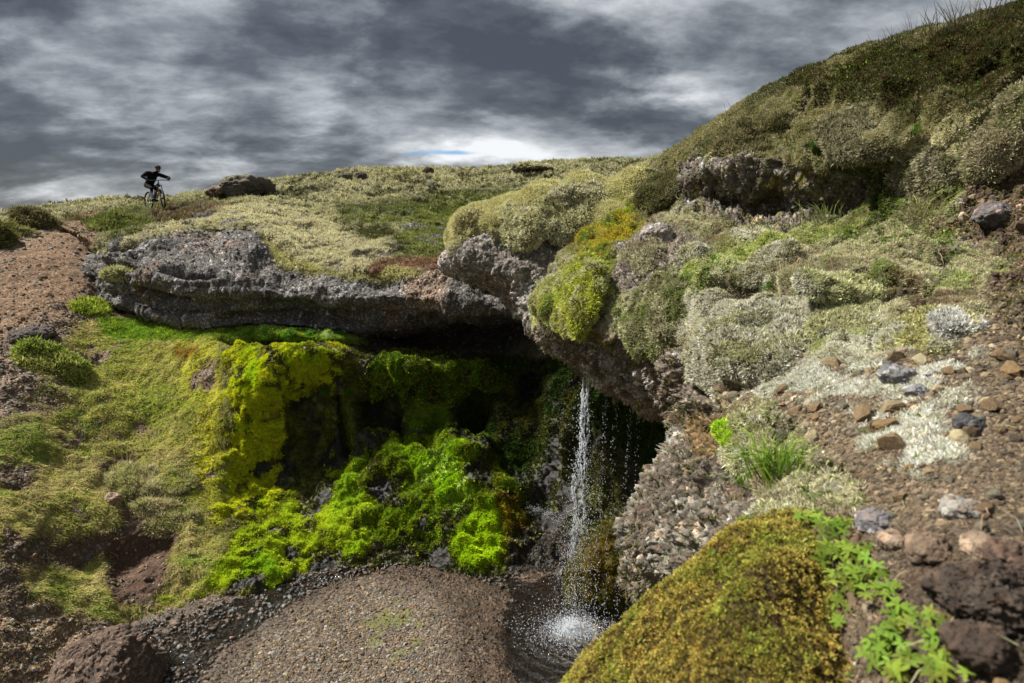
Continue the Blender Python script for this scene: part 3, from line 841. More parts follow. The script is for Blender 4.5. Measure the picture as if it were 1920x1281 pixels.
# ---- floor of the hollow: gravel bar, stream and pool bed -----------
FZ = -5.5
nx, ny = 900, 760
gx = np.linspace(-6.5, 5.5, nx); gy = np.linspace(3.0, 11.5, ny)
X, Yg = np.meshgrid(gx, gy)
def to_px(X, Y, Z):
    dep = Y * CP - Z * SP
    return 960 + F * X / dep, 640.5 - F * (Y * SP + Z * CP) / dep
fl = np.stack([X.ravel(), Yg.ravel(), np.full(X.size, FZ)], 1)
fpx, fpy = to_px(fl[:, 0], fl[:, 1], fl[:, 2])
wpx = fpx + 22 * fbm(fl, 1.3, 4, 0.6, 3); wpy = fpy + 14 * fbm(fl, 1.5, 4, 0.6, 5)
strm = sst(poly_sd(wpx, wpy, [(250, 1170), (420, 1130), (520, 1095), (620, 1065), (720, 1045), (860, 1052), (960, 1070), (1000, 1110), (960, 1100), (860, 1072), (740, 1062), (640, 1088), (560, 1120), (480, 1165), (400, 1240), (330, 1330), (200, 1500), (-200, 1500), (200, 1250)]), -14, 14)
pool = sst(poly_sd(wpx, wpy, [(985, 1110), (1040, 1090), (1120, 1110), (1250, 1150), (1250, 1330), (1060, 1350), (990, 1290), (960, 1210), (955, 1150)]), -45, 35)
bar = sst(poly_sd(fpx, fpy, [(430, 1290), (560, 1160), (700, 1100), (840, 1100), (920, 1180), (930, 1300), (800, 1500), (400, 1500)]), -60, 90)
fz = 0.035 * bar - 0.050 * strm - 0.10 * pool + 0.035 * fbm(fl, 1.2, 4, 0.6, 1) + 0.012 * fbm(fl, 9, 3, 0.6, 2)
fl[:, 2] += fz
fcol = np.zeros((len(fl), 3)) + np.array((.115, .092, .070))
wetm = np.clip(sst(wpx, 790, 900) * 1.0 + strm * 1.4 + pool * 1.4 + sst(poly_sd(wpx, wpy, [(250, 1170), (620, 1055), (860, 1040), (1000, 1080), (1020, 1330), (900, 1330), (880, 1130), (700, 1090), (600, 1120), (480, 1200), (420, 1330), (200, 1330)]), -30, 30), 0, 1)
k = fbm(fl, 6, 4, 0.6, 9)
fcol *= (1 + 0.4 * k)[:, None]
fcol = fcol * (1 - wetm[:, None]) + np.array((.062, .042, .028)) * (1 + 0.5 * k)[:, None] * wetm[:, None]
gm = np.clip(sst(poly_sd(wpx, wpy, [(690, 1170), (760, 1130), (800, 1160), (790, 1215), (740, 1240), (690, 1210)]), -16, 14) * sst(fbm(fl, 5, 4, 0.6, 31), -0.1, 0.25), 0, 1) * 0.85
fcol = fcol * (1 - gm[:, None]) + np.array((.11, .125, .03)) * gm[:, None]
ii = np.arange(nx * ny).reshape(ny, nx)
ff = np.stack([ii[:-1, :-1], ii[:-1, 1:], ii[1:, 1:], ii[1:, :-1]], -1).reshape(-1, 4)
obj('gravel_floor', raw_mesh('gravel_floor', fl, ff, {'Col': fcol, 'Stony': 0.8 * (1 - gm), 'Wet': wetm * 0.8}, MAT['terrain']), kind='structure')
# base ground reaching far out beyond and below everything
bx = 400.0
obj('ground', raw_mesh('ground', [(-bx, -60, -6.4), (bx, -60, -6.4), (bx, 400, -6.4), (-bx, 400, -6.4)], [[0, 1, 2, 3]],
                       {'Col': np.array([[.08, .075, .03]] * 4), 'Stony': np.zeros(4), 'Wet': np.zeros(4)}, MAT['terrain']), kind='structure')
# water sheet over stream and pool
wm = (np.maximum(strm, pool) > 0.12).reshape(ny, nx)
cell = wm[:-1, :-1] | wm[1:, 1:]
wf = ff.reshape(ny - 1, nx - 1, 4)[cell]
used = np.unique(wf); remap = np.full(nx * ny, -1); remap[used] = np.arange(len(used))
wv = fl[used].copy()
wv[:, 2] = FZ - 0.030 + 0.008 * fbm(wv, 5, 3, 0.5, 8)
pc = unproj(np.array([1072.]), np.array([1185.]), np.array([7.85]))[0]
rr = np.hypot(wv[:, 0] - pc[0], wv[:, 1] - pc[1])
wv[:, 2] += 0.05 * np.exp(-(rr / 0.28) ** 2) + 0.02 * np.sin(rr * 34) * np.exp(-rr / 0.55) * (0.5 + fbm(wv, 6, 2))
obj('water', raw_mesh('water', wv, remap[wf], None, MAT['water']), kind='structure')

# ---- middle buttress with the moss cap ------------------------------
B2 = [
    [(846, 452, 11.5), (868, 440, 11.2), (905, 415, 11.2), (960, 396, 11.2), (1040, 376, 11.2), (1100, 362, 11.2), (1160, 360, 11.2), (1290, 330, 11)],
    [(860, 432, 10.4), (872, 412, 10.0), (905, 399, 9.9), (960, 383, 9.8), (1040, 360, 9.7), (1100, 346, 9.6), (1160, 348, 9.4), (1290, 320, 9.2)],
    [(856, 450, 10.0), (864, 436, 9.5), (905, 420, 9.3), (960, 405, 9.2), (1040, 390, 9.1), (1100, 385, 9.0), (1160, 385, 8.8), (1290, 370, 8.6)],
    [(860, 468, 10.0), (872, 460, 9.45), (905, 445, 9.25), (960, 440, 9.1), (1030, 445, 8.9), (1095, 440, 8.7), (1160, 430, 8.5), (1290, 420, 8.3)],
    [(838, 492, 10.0), (829, 488, 9.35), (880, 478, 9.0), (945, 490, 8.8), (1015, 500, 8.6), (1090, 500, 8.4), (1160, 490, 8.2), (1290, 480, 8.0)],
    [(850, 512, 10.0), (848, 512, 9.35), (890, 515, 9.0), (945, 522, 8.8), (1005, 540, 8.5), (1070, 545, 8.3), (1160, 550, 8.0), (1290, 560, 7.8)],
    [(885, 530, 10.4), (885, 528, 9.6), (925, 542, 9.2), (955, 560, 8.9), (985, 572, 8.5), (1060, 590, 8.2), (1160, 600, 7.9), (1290, 620, 7.7)],
    [(930, 545, 10.8), (935, 548, 9.9), (962, 575, 9.4), (976, 600, 9.0), (992, 622, 8.6), (1050, 648, 8.2), (1140, 690, 7.9), (1290, 760, 7.7)],
    [(960, 560, 12.5), (970, 565, 11.8), (985, 590, 11.2), (1000, 610, 10.6), (1020, 625, 10.2), (1080, 650, 9.8), (1160, 690, 9.6), (1290, 740, 9.6)],
]
N2 = Sheet('bluff', B2, step=1.5)
q = N2.base
capz = N2.zone([(855, 490), (840, 430), (900, 380), (1000, 350), (1100, 330), (1300, 300), (1300, 460), (1180, 450), (1120, 470), (1060, 440), (1020, 425), (985, 470), (960, 430), (935, 462), (905, 440), (880, 445), (872, 480)], 6, wob=10)
f1, f2, idv = worley(q, 9.0); g1, g2, _ = worley(q, 1.5, 3)
rk = 1 - capz
d = rk * (0.22 * fbm(q, 1.1, 4, 0.55, 5) + 0.015 * sst(f2 - f1, 0, .35) + 0.10 * ridged(q, 3, 5, 0.6, 2)) + capz * (0.30 * (0.62 - g1) + 0.05 * ridged(q, 2.6, 3, 0.5, 1) + 0.05)
d += slot(N2, 1000, 555, 1090, 540, 10, 0.35) + slot(N2, 975, 590, 985, 620, 5, .1)
N2.displace(d)
N2.col[:] = np.array((.155, .140, .125))
N2.paint(sst(fbm(q, 2.2, 5, 0.6, 3), 0.08, 0.4), (.085, .078, .072), 0.3)
N2.paint(sst(fbm(q, 2.8, 5, 0.65, 13), 0.08, 0.35) * 0.8, (.27, .265, .255), 0.3)
N2.paint(sst(fbm(q, 1.4, 4, 0.6, 23), 0.15, 0.4) * 0.6, (.17, .105, .07), 0.3)
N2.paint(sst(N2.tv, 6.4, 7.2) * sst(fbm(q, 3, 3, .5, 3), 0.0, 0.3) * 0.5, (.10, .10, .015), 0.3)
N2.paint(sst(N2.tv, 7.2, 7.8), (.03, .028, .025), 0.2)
N2.paint(capz, (.30, .285, .15), 0.25)
N2.stony = 0.9 * rk; N2.moss = capz
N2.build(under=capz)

# ---- near hillside --------------------------------------------------
N1c = [
    [(1180, 352, 13), (1200, 330, 12.6), (1222, 322, 12.4), (1300, 290, 11), (1400, 215, 10), (1520, 158, 9.3), (1650, 108, 8.8), (1800, 70, 8.2), (1920, 40, 7.8), (2100, -20, 7), (2330, -110, 6.6)],
    [(1180, 345, 11.6), (1196, 322, 11.0), (1222, 305, 10.4), (1290, 266, 9.3), (1400, 190, 8.2), (1520, 133, 7.4), (1650, 84, 6.8), (1800, 44, 6.2), (1920, 14, 5.8), (2100, -60, 5.2), (2330, -150, 4.8)],
    [(1120, 398, 11.2), (1135, 378, 10.4), (1170, 350, 9.8), (1265, 305, 8.8), (1380, 235, 7.7), (1510, 185, 6.9), (1645, 140, 6.2), (1795, 105, 5.6), (1920, 80, 5.2), (2100, 20, 4.7), (2330, -60, 4.3)],
    [(1105, 425, 10.8), (1118, 405, 9.8), (1150, 385, 9.2), (1250, 345, 8.2), (1370, 280, 7.2), (1500, 240, 6.4), (1640, 190, 5.7), (1790, 160, 5.1), (1920, 140, 4.8), (2100, 90, 4.3), (2330, 10, 3.9)],
    [(1088, 455, 10.4), (1098, 430, 9.3), (1130, 412, 8.7), (1215, 400, 7.7), (1300, 330, 7.0), (1420, 300, 6.2), (1560, 295, 5.5), (1700, 255, 4.95), (1850, 215, 4.5), (2050, 180, 4.1), (2330, 140, 3.7)],
    [(1075, 480, 10.2), (1080, 455, 8.8), (1110, 440, 8.2), (1200, 432, 7.45), (1292, 380, 7.15), (1430, 385, 6.45), (1560, 385, 5.75), (1700, 350, 5.1), (1850, 310, 4.5), (2050, 290, 4.05), (2330, 270, 3.6)],
    [(1062, 505, 9.9), (1060, 480, 8.2), (1090, 468, 7.6), (1190, 455, 6.9), (1300, 425, 6.5), (1430, 430, 5.8), (1560, 425, 5.3), (1700, 410, 4.8), (1850, 390, 4.3), (2050, 370, 3.9), (2330, 350, 3.4)],
    [(1040, 535, 9.5), (1035, 515, 7.7), (1065, 500, 7.0), (1160, 500, 6.4), (1280, 480, 5.8), (1410, 475, 5.15), (1555, 475, 4.6), (1700, 475, 4.15), (1850, 460, 3.8), (2050, 440, 3.5), (2330, 420, 3.1)],
    [(1025, 575, 9.2), (1010, 560, 7.3), (1030, 545, 6.6), (1110, 540, 6.0), (1220, 540, 5.4), (1360, 530, 4.75), (1510, 530, 4.2), (1670, 530, 3.75), (1840, 525, 3.4), (2050, 520, 3.1), (2330, 510, 2.8)],
    [(1030, 615, 9.2), (1010, 600, 7.3), (1022, 597, 6.6), (1095, 600, 6.0), (1200, 600, 5.25), (1330, 595, 4.5), (1480, 590, 3.9), (1650, 590, 3.4), (1830, 595, 3.0), (2050, 590, 2.8), (2330, 590, 2.5)],
    [(1060, 645, 9.4), (1040, 652, 7.6), (1048, 648, 7.0), (1120, 655, 6.2), (1215, 655, 5.35), (1320, 648, 4.4), (1460, 645, 3.7), (1630, 648, 3.15), (1815, 655, 2.75), (2050, 655, 2.5), (2330, 655, 2.25)],
    [(1130, 685, 8.8), (1108, 698, 7.1), (1118, 692, 6.5), (1165, 690, 6.0), (1235, 690, 5.2), (1315, 685, 4.25), (1450, 695, 3.4), (1620, 705, 2.85), (1800, 715, 2.45), (2050, 720, 2.2), (2330, 725, 2.0)],
    [(1210, 725, 8.0), (1190, 741, 6.3), (1202, 735, 5.7), (1225, 730, 5.4), (1268, 722, 4.8), (1320, 720, 4.1), (1450, 740, 3.15), (1620, 755, 2.6), (1800, 770, 2.2), (2050, 785, 1.95), (2330, 795, 1.8)],
    [(1285, 765, 7.2), (1262, 777, 5.6), (1268, 772, 5.0), (1280, 768, 4.6), (1300, 766, 4.2), (1340, 768, 3.65), (1450, 790, 2.85), (1620, 810, 2.3), (1800, 835, 1.95), (2050, 855, 1.75), (2330, 870, 1.6)],
    [(1285, 840, 6.4), (1262, 845, 4.7), (1258, 840, 4.1), (1275, 835, 3.8), (1310, 830, 3.55), (1370, 830, 3.1), (1460, 845, 2.6), (1620, 865, 2.1), (1800, 895, 1.75), (2050, 920, 1.55), (2330, 940, 1.4)],
    [(1230, 940, 6.0), (1200, 925, 4.6), (1202, 920, 4.05), (1225, 915, 3.75), (1275, 910, 3.4), (1345, 905, 3.0), (1440, 915, 2.45), (1600, 945, 1.9), (1790, 965, 1.57), (2050, 990, 1.4), (2330, 1010, 1.3)],
    [(1200, 1020, 6.0), (1172, 1010, 4.4), (1172, 1000, 3.9), (1200, 1000, 3.6), (1250, 995, 3.25), (1320, 990, 2.85), (1420, 985, 2.2), (1600, 1020, 1.68), (1790, 1045, 1.4), (2050, 1075, 1.25), (2330, 1100, 1.15)],
    [(1230, 1110, 6.0), (1192, 1108, 4.3), (1190, 1095, 3.8), (1212, 1085, 3.5), (1255, 1070, 3.1), (1330, 1055, 2.6), (1430, 1060, 1.95), (1600, 1100, 1.5), (1790, 1130, 1.27), (2050, 1165, 1.13), (2330, 1190, 1.05)],
    [(1260, 1220, 6.0), (1235, 1200, 4.3), (1240, 1185, 3.7), (1265, 1180, 3.3), (1310, 1170, 2.7), (1390, 1160, 2.1), (1480, 1170, 1.65), (1620, 1200, 1.36), (1800, 1225, 1.14), (2050, 1260, 1.02), (2330, 1290, .95)],
    [(1260, 1420, 5.6), (1240, 1400, 4.2), (1260, 1390, 3.5), (1300, 1380, 2.8), (1360, 1370, 2.2), (1430, 1370, 1.7), (1520, 1370, 1.4), (1650, 1390, 1.18), (1820, 1400, 1.0), (2050, 1420, .92), (2330, 1450, .85)],
]
N1 = Sheet('hillside', N1c, step=1.7)
q = N1.base
rockb = N1.zone([(1278, 330), (1330, 312), (1420, 305), (1520, 312), (1590, 330), (1620, 372), (1560, 398), (1450, 408), (1380, 408), (1290, 392)], 8, grow=9, wob=12)
lipr = N1.zone([(1018, 606), (1060, 612), (1150, 612), (1200, 636), (1270, 640), (1300, 650), (1300, 700), (1340, 740), (1300, 800), (1230, 800), (1150, 760), (1060, 700), (1020, 650)], 7, wob=14)
colr = N1.zone([(1255, 770), (1300, 740), (1345, 760), (1370, 830), (1400, 900), (1420, 960), (1330, 1060), (1200, 1120), (1100, 1000), (1200, 850)], 10, wob=20)
scar = N1.zone([(1150, 470), (1230, 420), (1270, 425), (1290, 445), (1340, 450), (1360, 470), (1250, 500), (1230, 530), (1180, 545), (1150, 520)], 8, wob=18)
soilr = N1.zone([(1840, 330), (1930, 290), (2400, 200), (2400, 620), (1990, 640), (1900, 640), (1850, 560), (1890, 500), (1760, 440), (1700, 400), (1790, 400)], 14, wob=24)
grav = N1.zone([(1330, 690), (1440, 690), (1600, 668), (1760, 660), (1850, 600), (2000, 560), (2400, 560), (2400, 1500), (1600, 1500), (1560, 1200), (1640, 1060), (1600, 960), (1560, 870), (1500, 800), (1430, 760), (1360, 770)], 12, wob=26)
rk = np.clip(rockb + lipr + colr + scar * 0.8, 0, 1)
gs = np.clip(soilr + grav, 0, 1)
mo = (1 - rk) * (1 - gs)
wq = q + np.stack([0.05 * fbm(q, 7, 3, 0.6, 90), 0.05 * fbm(q, 7, 3, 0.6, 91), 0.05 * fbm(q, 7, 3, 0.6, 92)], 1)
f1, f2, idv = worley(wq, 12.0); g1, g2, idg = worley(q * [1, 1, 1.15] + 0.12 * fbm(q, 2, 3)[:, None], 2.5, 3); e1, e2, ide = worley(q, 5.2, 8)
near = sst(N1.Y, 1.2, 5)
d = rk * (0.20 * fbm(q, 1.6, 4, 0.6, 5) * (0.35 + 0.65 * near) + (0.018 + 0.014 * near) * sst(f2 - f1, 0, .35) * (0.4 + 0.6 * (idv > 0)) + (0.09 + 0.06 * near) * ridged(q, 3.0, 6, 0.6, 2) - 0.07)
# vertical crannies in the two rock bands
d += 0.10 * np.clip(rockb + lipr, 0, 1) * ridged(q * [1, 1, .55], 4.0, 4, 0.6, 21)
crest = sst(N1.tv, 1.4, 2.2)
d += mo * (0.19 * (0.60 - g1) * (0.3 + 0.7 * near) * (0.35 + 0.65 * crest) + 0.07 * (0.55 - e1) * (0.4 + 0.6 * near) + 0.03 * fbm(q, 7, 3, 0.6, 5))
crease = np.exp(-(fbm(q * [1, 1, 1.3], 1.5, 4, 0.55, 201) / 0.045) ** 2) * mo * crest * sst(N1.Y, 1.0, 2.5)
d -= 0.11 * crease
d += mo * crest * 0.12 * fbm(q, 0.8, 2, 0.5, 14) * near
d += gs * (0.05 * fbm(q, 2.2, 4, 0.6, 6) + 0.012 * (0.5 - f1)) * (0.3 + 0.7 * near)
d += soilr * 0.12 * ridged(q, 3.2, 4, 0.6, 30)
d += slot(N1, 1290, 395, 1600, 395, 16, 0.04) + slot(N1, 1385, 556, 1470, 548, 10, 0.18) + slot(N1, 1170, 530, 1215, 520, 10, 0.15) + slot(N1, 1150, 640, 1215, 610, 8, .15)
d += slot(N1, 1640, 400, 1760, 440, 14, 0.25) + slot(N1, 1760, 400, 1900, 440, 12, 0.15)
dkz = N1.zone([(1400, 180), (1700, 80), (1900, 0), (2400, -250), (2400, 100), (1960, 150), (1900, 190), (1750, 250), (1720, 210), (1600, 190)], 24, wob=40)
d += 0.13 * dkz * crest * ridged(q, 2.6, 4, 0.6, 203)
N1.displace(d)
mN = fbm(q, 1.5, 4, 0.6, 41); mF = fbm(q, 6, 4, 0.6, 42)
N1.col[:] = np.array((.27, .255, .165))
N1.paint(sst(mN + .4 * mF, -0.02, 0.3), (.39, .375, .285), 0.2)
N1.paint(sst(fbm(q, 2.3, 4, 0.6, 43), 0.1, 0.35) * 0.8, (.16, .20, .045), 0.4)
N1.paint(sst(fbm(q, 3.0, 4, 0.6, 44), 0.24, 0.42) * 0.7, (.10, .06, .035), 0.3)
upper = N1.zone([(1150, 420), (1230, 330), (1300, 240), (1450, 140), (1650, 50), (1900, -40), (2400, -250), (2400, 150), (2000, 180), (1900, 230), (1750, 290), (1690, 380), (1640, 400), (1600, 330), (1420, 300), (1290, 330), (1220, 400)], 14, wob=20)
N1.paint(upper, (.060, .060, .024), 0.35, 3)
N1.paint(upper * sst(fbm(q, 1.1, 4, 0.62, 45), -0.04, 0.22) * 0.85, (.185, .170, .085), 0.3)
dk = N1.zone([(1500, 150), (1700, 80), (1900, 0), (2400, -250), (2400, 100), (1960, 150), (1900, 190), (1750, 250), (1720, 210), (1600, 190)], 24, wob=40)
N1.paint(dk * sst(fbm(q, 2.2, 4, 0.6, 46), -0.3, 0.1) * 0.85, (.050, .050, .018), 0.4)
N1.paint(dk * sst(fbm(q, 4, 4, 0.6, 47), 0.12, 0.35) * 0.6, (.10, .055, .03), 0.4)
g2_ = N1.zone([(1640, 95), (1740, 90), (1720, 130), (1640, 150)], 12, wob=16)
N1.paint(g2_ * 0.6, (.10, .14, .03), 0.4)
for poly, c in (([(1560, 210), (1660, 190), (1690, 230), (1640, 290), (1570, 280)], (.22, .205, .12)),
                ([(1680, 270), (1780, 225), (1850, 215), (2000, 170), (2400, 60), (2400, 160), (1980, 240), (1860, 270), (1740, 320), (1690, 330)], (.34, .315, .20)),
                ([(1240, 330), (1310, 300), (1450, 270), (1560, 265), (1540, 300), (1400, 300), (1290, 340)], (.17, .16, .08)),
                ([(1170, 390), (1230, 350), (1290, 330), (1290, 390), (1240, 410), (1180, 420)], (.12, .115, .055))):
    N1.paint(N1.zone(poly, 10, wob=16) * 0.85, c, 0.3)
# gold and green moss down the left shoulder
gd = N1.zone([(1068, 500), (1075, 440), (1130, 385), (1180, 380), (1215, 420), (1170, 470), (1150, 520), (1060, 520)], 12, wob=14)
N1.paint(crease * 0.8 * sst(fbm(q, 1.0, 2, 0.5, 202), -0.3, 0.1), (.07, .05, .03), 0.4)  # fissures coloured dark brown to deepen the shade in them
N1.paint(gd, (.25, .21, .022), 0.4, 4)
N1.paint(gd * sst(mF + mN, 0.0, 0.35) * 0.7, (.14, .19, .02), 0.3)
hum = N1.zone([(1005, 600), (1010, 540), (1050, 500), (1100, 490), (1155, 495), (1160, 540), (1100, 575), (1040, 620)], 10, wob=12)
N1.paint(hum * 0.9, (.28, .29, .07), 0.35, 5)
lg = N1.zone([(1290, 470), (1400, 430), (1560, 400), (1640, 410), (1560, 450), (1450, 470), (1380, 510), (1300, 560), (1220, 620), (1160, 600), (1230, 540)], 16, wob=20)
N1.paint(lg * 0.75, (.26, .29, .085), 0.35, 4)
dkm = N1.zone([(1560, 400), (1700, 350), (1800, 350), (1760, 430), (1840, 500), (1700, 505), (1560, 470), (1500, 480)], 16, wob=26)
N1.paint(dkm * sst(mN, -0.3, 0.1) * 0.85, (.10, .095, .038), 0.4)
N1.paint(np.clip(scar, 0, 1), (.19, .165, .145), 0.4)
N1.paint(rockb, (.105, .090, .075), 0.5)
N1.paint(rockb * sst(fbm(q, 7, 5, 0.65, 51), 0.18, 0.34) * 0.75, (.27, .27, .26), 0.3)
N1.paint(rockb * sst(fbm(q, 6, 4, 0.6, 52), 0.15, 0.35) * 0.7, (.16, .14, .02), 0.3)
N1.paint(lipr, (.13, .105, .085), 0.4)
N1.paint(lipr * sst(fbm(q, 4, 4, 0.6, 53), 0.1, 0.35) * 0.7, (.30, .285, .27), 0.3)
N1.paint(lipr * sst(fbm(q, 3, 4, 0.6, 54), 0.28, 0.42) * 0.7, (.17, .16, .015), 0.3)
N1.paint(colr, (.105, .088, .068), 0.45)
N1.paint(colr * sst(fbm(q, 4, 4, 0.6, 55), 0.05, 0.3) * 0.6, (.20, .19, .165), 0.3)
N1.paint(colr * sst(fbm(q, 2.4, 4, 0.6, 56), 0.12, 0.35) * 0.8, (.095, .065, .045), 0.3)
N1.paint(N1.zone([(1270, 790), (1330, 770), (1400, 740), (1380, 800), (1340, 840), (1280, 850)], 12, wob=20) * 0.85, (.12, .075, .03), 0.4)
N1.paint(soilr, (.085, .055, .038), 0.45)
N1.paint(soilr * sst(fbm(q, 5, 4, 0.6, 57), 0.1, 0.35) * 0.6, (.10, .105, .03), 0.3)
N1.paint(grav, (.112, .083, .054), 0.5)
gl = grav * sst(N1.wy, 830, 730) * sst(fbm(q, 4.5, 5, 0.65, 58), 0.0, 0.12) * sst(N1.wx, 1860, 1780)
N1.paint(gl, (.36, .36, .30), 0.2)
gl2 = grav * N1.zone([(1600, 780), (1740, 760), (1800, 850), (1700, 900), (1600, 860)], 14, wob=24) * sst(fbm(q, 9, 5, 0.65, 158), -0.1, 0.06)
N1.paint(gl2, (.36, .36, .30), 0.2)
N1.paint(N1.zone([(1690, 1010), (1800, 990), (1900, 1010), (2300, 1050), (2300, 1500), (1600, 1500), (1650, 1200)], 24, wob=30) * 0.9, (.055, .038, .026), 0.4)
N1.paint(mo * N1.zone([(1350, 780), (1480, 780), (1560, 860), (1600, 960), (1440, 960), (1380, 880)], 20, wob=30) * sst(mF + mN, -0.2, 0.25) * 0.75, (.12, .105, .055), 0.5)
dkb = N1.zone([(1420, 960), (1620, 950), (1660, 1060), (1700, 1200), (1700, 1500), (1400, 1500)], 20, wob=20) * mo
N1.paint(dkb, (.10, .07, .045), 0.4)
mo = mo * (1 - 0.8 * dkb)
N1.rk, N1.gs, N1.mo, N1.upper, N1.lich = rk, gs * (1 - gl) * (1 - gl2), np.clip(mo + gl + gl2, 0, 1), upper, np.clip(gl + gl2, 0, 1)
N1.rock_only = np.clip(rockb + lipr + colr, 0, 1); N1.dk = dk; N1.gd = gd; N1.hum = hum; N1.lg = lg; N1.dkm = dkm
N1.stony = np.clip(0.85 * rk + 0.5 * N1.gs, 0, 1); N1.soilr = soilr; N1.grav = grav
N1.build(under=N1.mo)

# ---- moss bank right in front of the viewer -------------------------
FGc = [
    [(1390, 1040, 2.6), (1420, 1000, 2.5), (1450, 985, 2.4), (1500, 965, 2.2), (1560, 960, 2.0), (1620, 1000, 1.9)],
    [(1330, 1080, 2.6), (1370, 1010, 2.35), (1420, 975, 2.2), (1480, 955, 2.05), (1545, 965, 1.9), (1610, 1015, 1.75)],
    [(1270, 1130, 2.6), (1290, 1062, 2.2), (1350, 1025, 2.0), (1430, 1000, 1.85), (1530, 1010, 1.7), (1610, 1060, 1.62)],
    [(1190, 1200, 2.6), (1205, 1128, 2.15), (1270, 1090, 1.9), (1370, 1060, 1.7), (1490, 1070, 1.55), (1590, 1110, 1.52)],
    [(1120, 1280, 2.6), (1130, 1208, 2.1), (1200, 1170, 1.85), (1320, 1140, 1.6), (1460, 1140, 1.44), (1580, 1170, 1.42)],
    [(1070, 1360, 2.6), (1078, 1285, 2.1), (1150, 1250, 1.8), (1290, 1220, 1.52), (1440, 1210, 1.36), (1585, 1240, 1.30)],
    [(1030, 1470, 2.5), (1040, 1390, 2.0), (1120, 1360, 1.7), (1270, 1320, 1.42), (1430, 1310, 1.26), (1620, 1320, 1.18)],
    [(1000, 1600, 2.4), (1010, 1520, 1.9), (1110, 1480, 1.6), (1260, 1430, 1.3), (1430, 1400, 1.15), (1650, 1400, 1.06)],
]
FGc = [[r_[0], r_[1], r_[2], r_[3], (r_[4][0], r_[4][1], r_[4][2] + 0.03), (r_[5][0] + 75, r_[5][1] + 10, r_[5][2] + 0.10)] for r_ in FGc]
FG = Sheet('mossy_bank', FGc, step=2.0)
q = FG.base
f1, f2, _ = worley(q, 13, 2); g1, _, _ = worley(q, 4, 5)
FG.displace(0.09 * fbm(q, 1.6, 3, .5, 23) + 0.06 * (0.55 - g1) + 0.016 * (0.5 - f1) + 0.05 * fbm(q, 3, 3, .5, 3) + 0.01 * fbm(q, 20, 3, .5, 4))
FG.col[:] = np.array((.17, .135, .030))
FG.paint(sst(fbm(q, 3, 4, 0.6, 3), 0.05, 0.4), (.13, .105, .028), 0.4)
FG.paint(sst(fbm(q, 7, 3, 0.6, 4), 0.25, 0.45) * 0.7, (.09, .055, .035), 0.3)
FG.paint(sst(FG.py, 1040, 960) * 0.6, (.33, .31, .09), 0.3)
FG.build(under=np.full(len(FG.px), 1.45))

# ================================================================== what grows and lies on it
SHEETS = {'H': H, 'CL': CL, 'LW': LW, 'N2': N2, 'N1': N1, 'FG': FG}
for S in SHEETS.values():
    S.sx, S.sy = to_px(S.P[:, 0], S.P[:, 1], S.P[:, 2])


def hit(px, py, names=('N1',)):
    """the surface point seen at a place, with its normal and its distance"""
    best = None
    for nme in names:
        S = SHEETS[nme]
        d = np.hypot(S.sx - px, S.sy - py); k = np.where(d < 4)[0]
        if len(k) == 0: k = np.array([int(np.argmin(d))])
        i = k[np.argmin(S.P[k, 1])]
        if best is None or S.P[i, 1] < best[0][1]: best = (S.P[i].copy(), S.N[i].copy(), float(np.linalg.norm(S.P[i])))
    return best


def tuft_size(smin, k):
    return lambda d: np.maximum(smin, k * d)


class Blob:
    """a closed lumpy body of its own: cushion, hummock, boulder"""
    def __init__(s, c, rad, n=90, rot=0.0, tilt=(0, 0), M=None):
        th = np.linspace(0, 2 * np.pi, n * 2, endpoint=False); ph = np.linspace(0.02, np.pi - 0.02, n)
        T, Ph = np.meshgrid(th, ph)
        u = np.stack([np.sin(Ph) * np.cos(T), np.sin(Ph) * np.sin(T), np.cos(Ph)], -1).reshape(-1, 3)
        s.u = u; s.h, s.w = n, 2 * n
        s.M = np.array(Matrix.Rotation(rot, 3, 'Z') @ Matrix.Rotation(tilt[0], 3, 'X') @ Matrix.Rotation(tilt[1], 3, 'Y')) if M is None else np.array(M)
        s.c = np.array(c, float); s.rad = np.array(rad, float)
        s.L = u * s.rad
        s.P = s.L @ s.M.T + s.c
        s.N = s.normals()
        s.col = np.zeros((len(u), 3), np.float32); s.stony = np.zeros(len(u)); s.wet = np.zeros(len(u))

    def normals(s):
        G = s.P.reshape(s.h, s.w, 3)
        du = np.roll(G, -1, 1) - np.roll(G, 1, 1); dv = np.gradient(G, axis=0)
        n = np.cross(dv, du).reshape(-1, 3); n /= np.linalg.norm(n, axis=1, keepdims=True) + 1e-9
        if ((n * (s.P - s.c)).sum(1)).mean() < 0: n = -n
        return n

    def displace(s, d):
        s.P = s.P + s.N * d[:, None]; s.N = s.normals()

    def mesh(s, name, mat='terrain'):
        i = np.arange(s.h * s.w).reshape(s.h, s.w); j = np.roll(i, -1, 1)
        f = np.stack([i[:-1], i[1:], j[1:], j[:-1]], -1).reshape(-1, 4)
        return raw_mesh(name, s.P - s.c, f, {'Col': np.clip(s.col, 0, 1), 'Stony': s.stony, 'Wet': s.wet}, MAT[mat])

    def scatter(s, n, size, minz=-0.35):
        G = s.P.reshape(s.h, s.w, 3)
        a = np.linalg.norm(np.cross(np.roll(G, -1, 1)[:-1] - G[:-1], G[1:] - G[:-1]), axis=2)
        idx = np.arange(s.h * s.w).reshape(s.h, s.w)[:-1].ravel()
        w = a.ravel() * (s.u[idx, 2] > minz)
        r = rng.choice(len(idx), size=n, p=w / w.sum()); k = idx[r]
        jj = (rng.random((n, 3)) - 0.5) * np.sqrt(a.ravel()[r])[:, None]
        return dict(p=s.P[k] + jj - s.c, n=s.N[k], k=k, size=np.full(n, size), col=s.col[k])


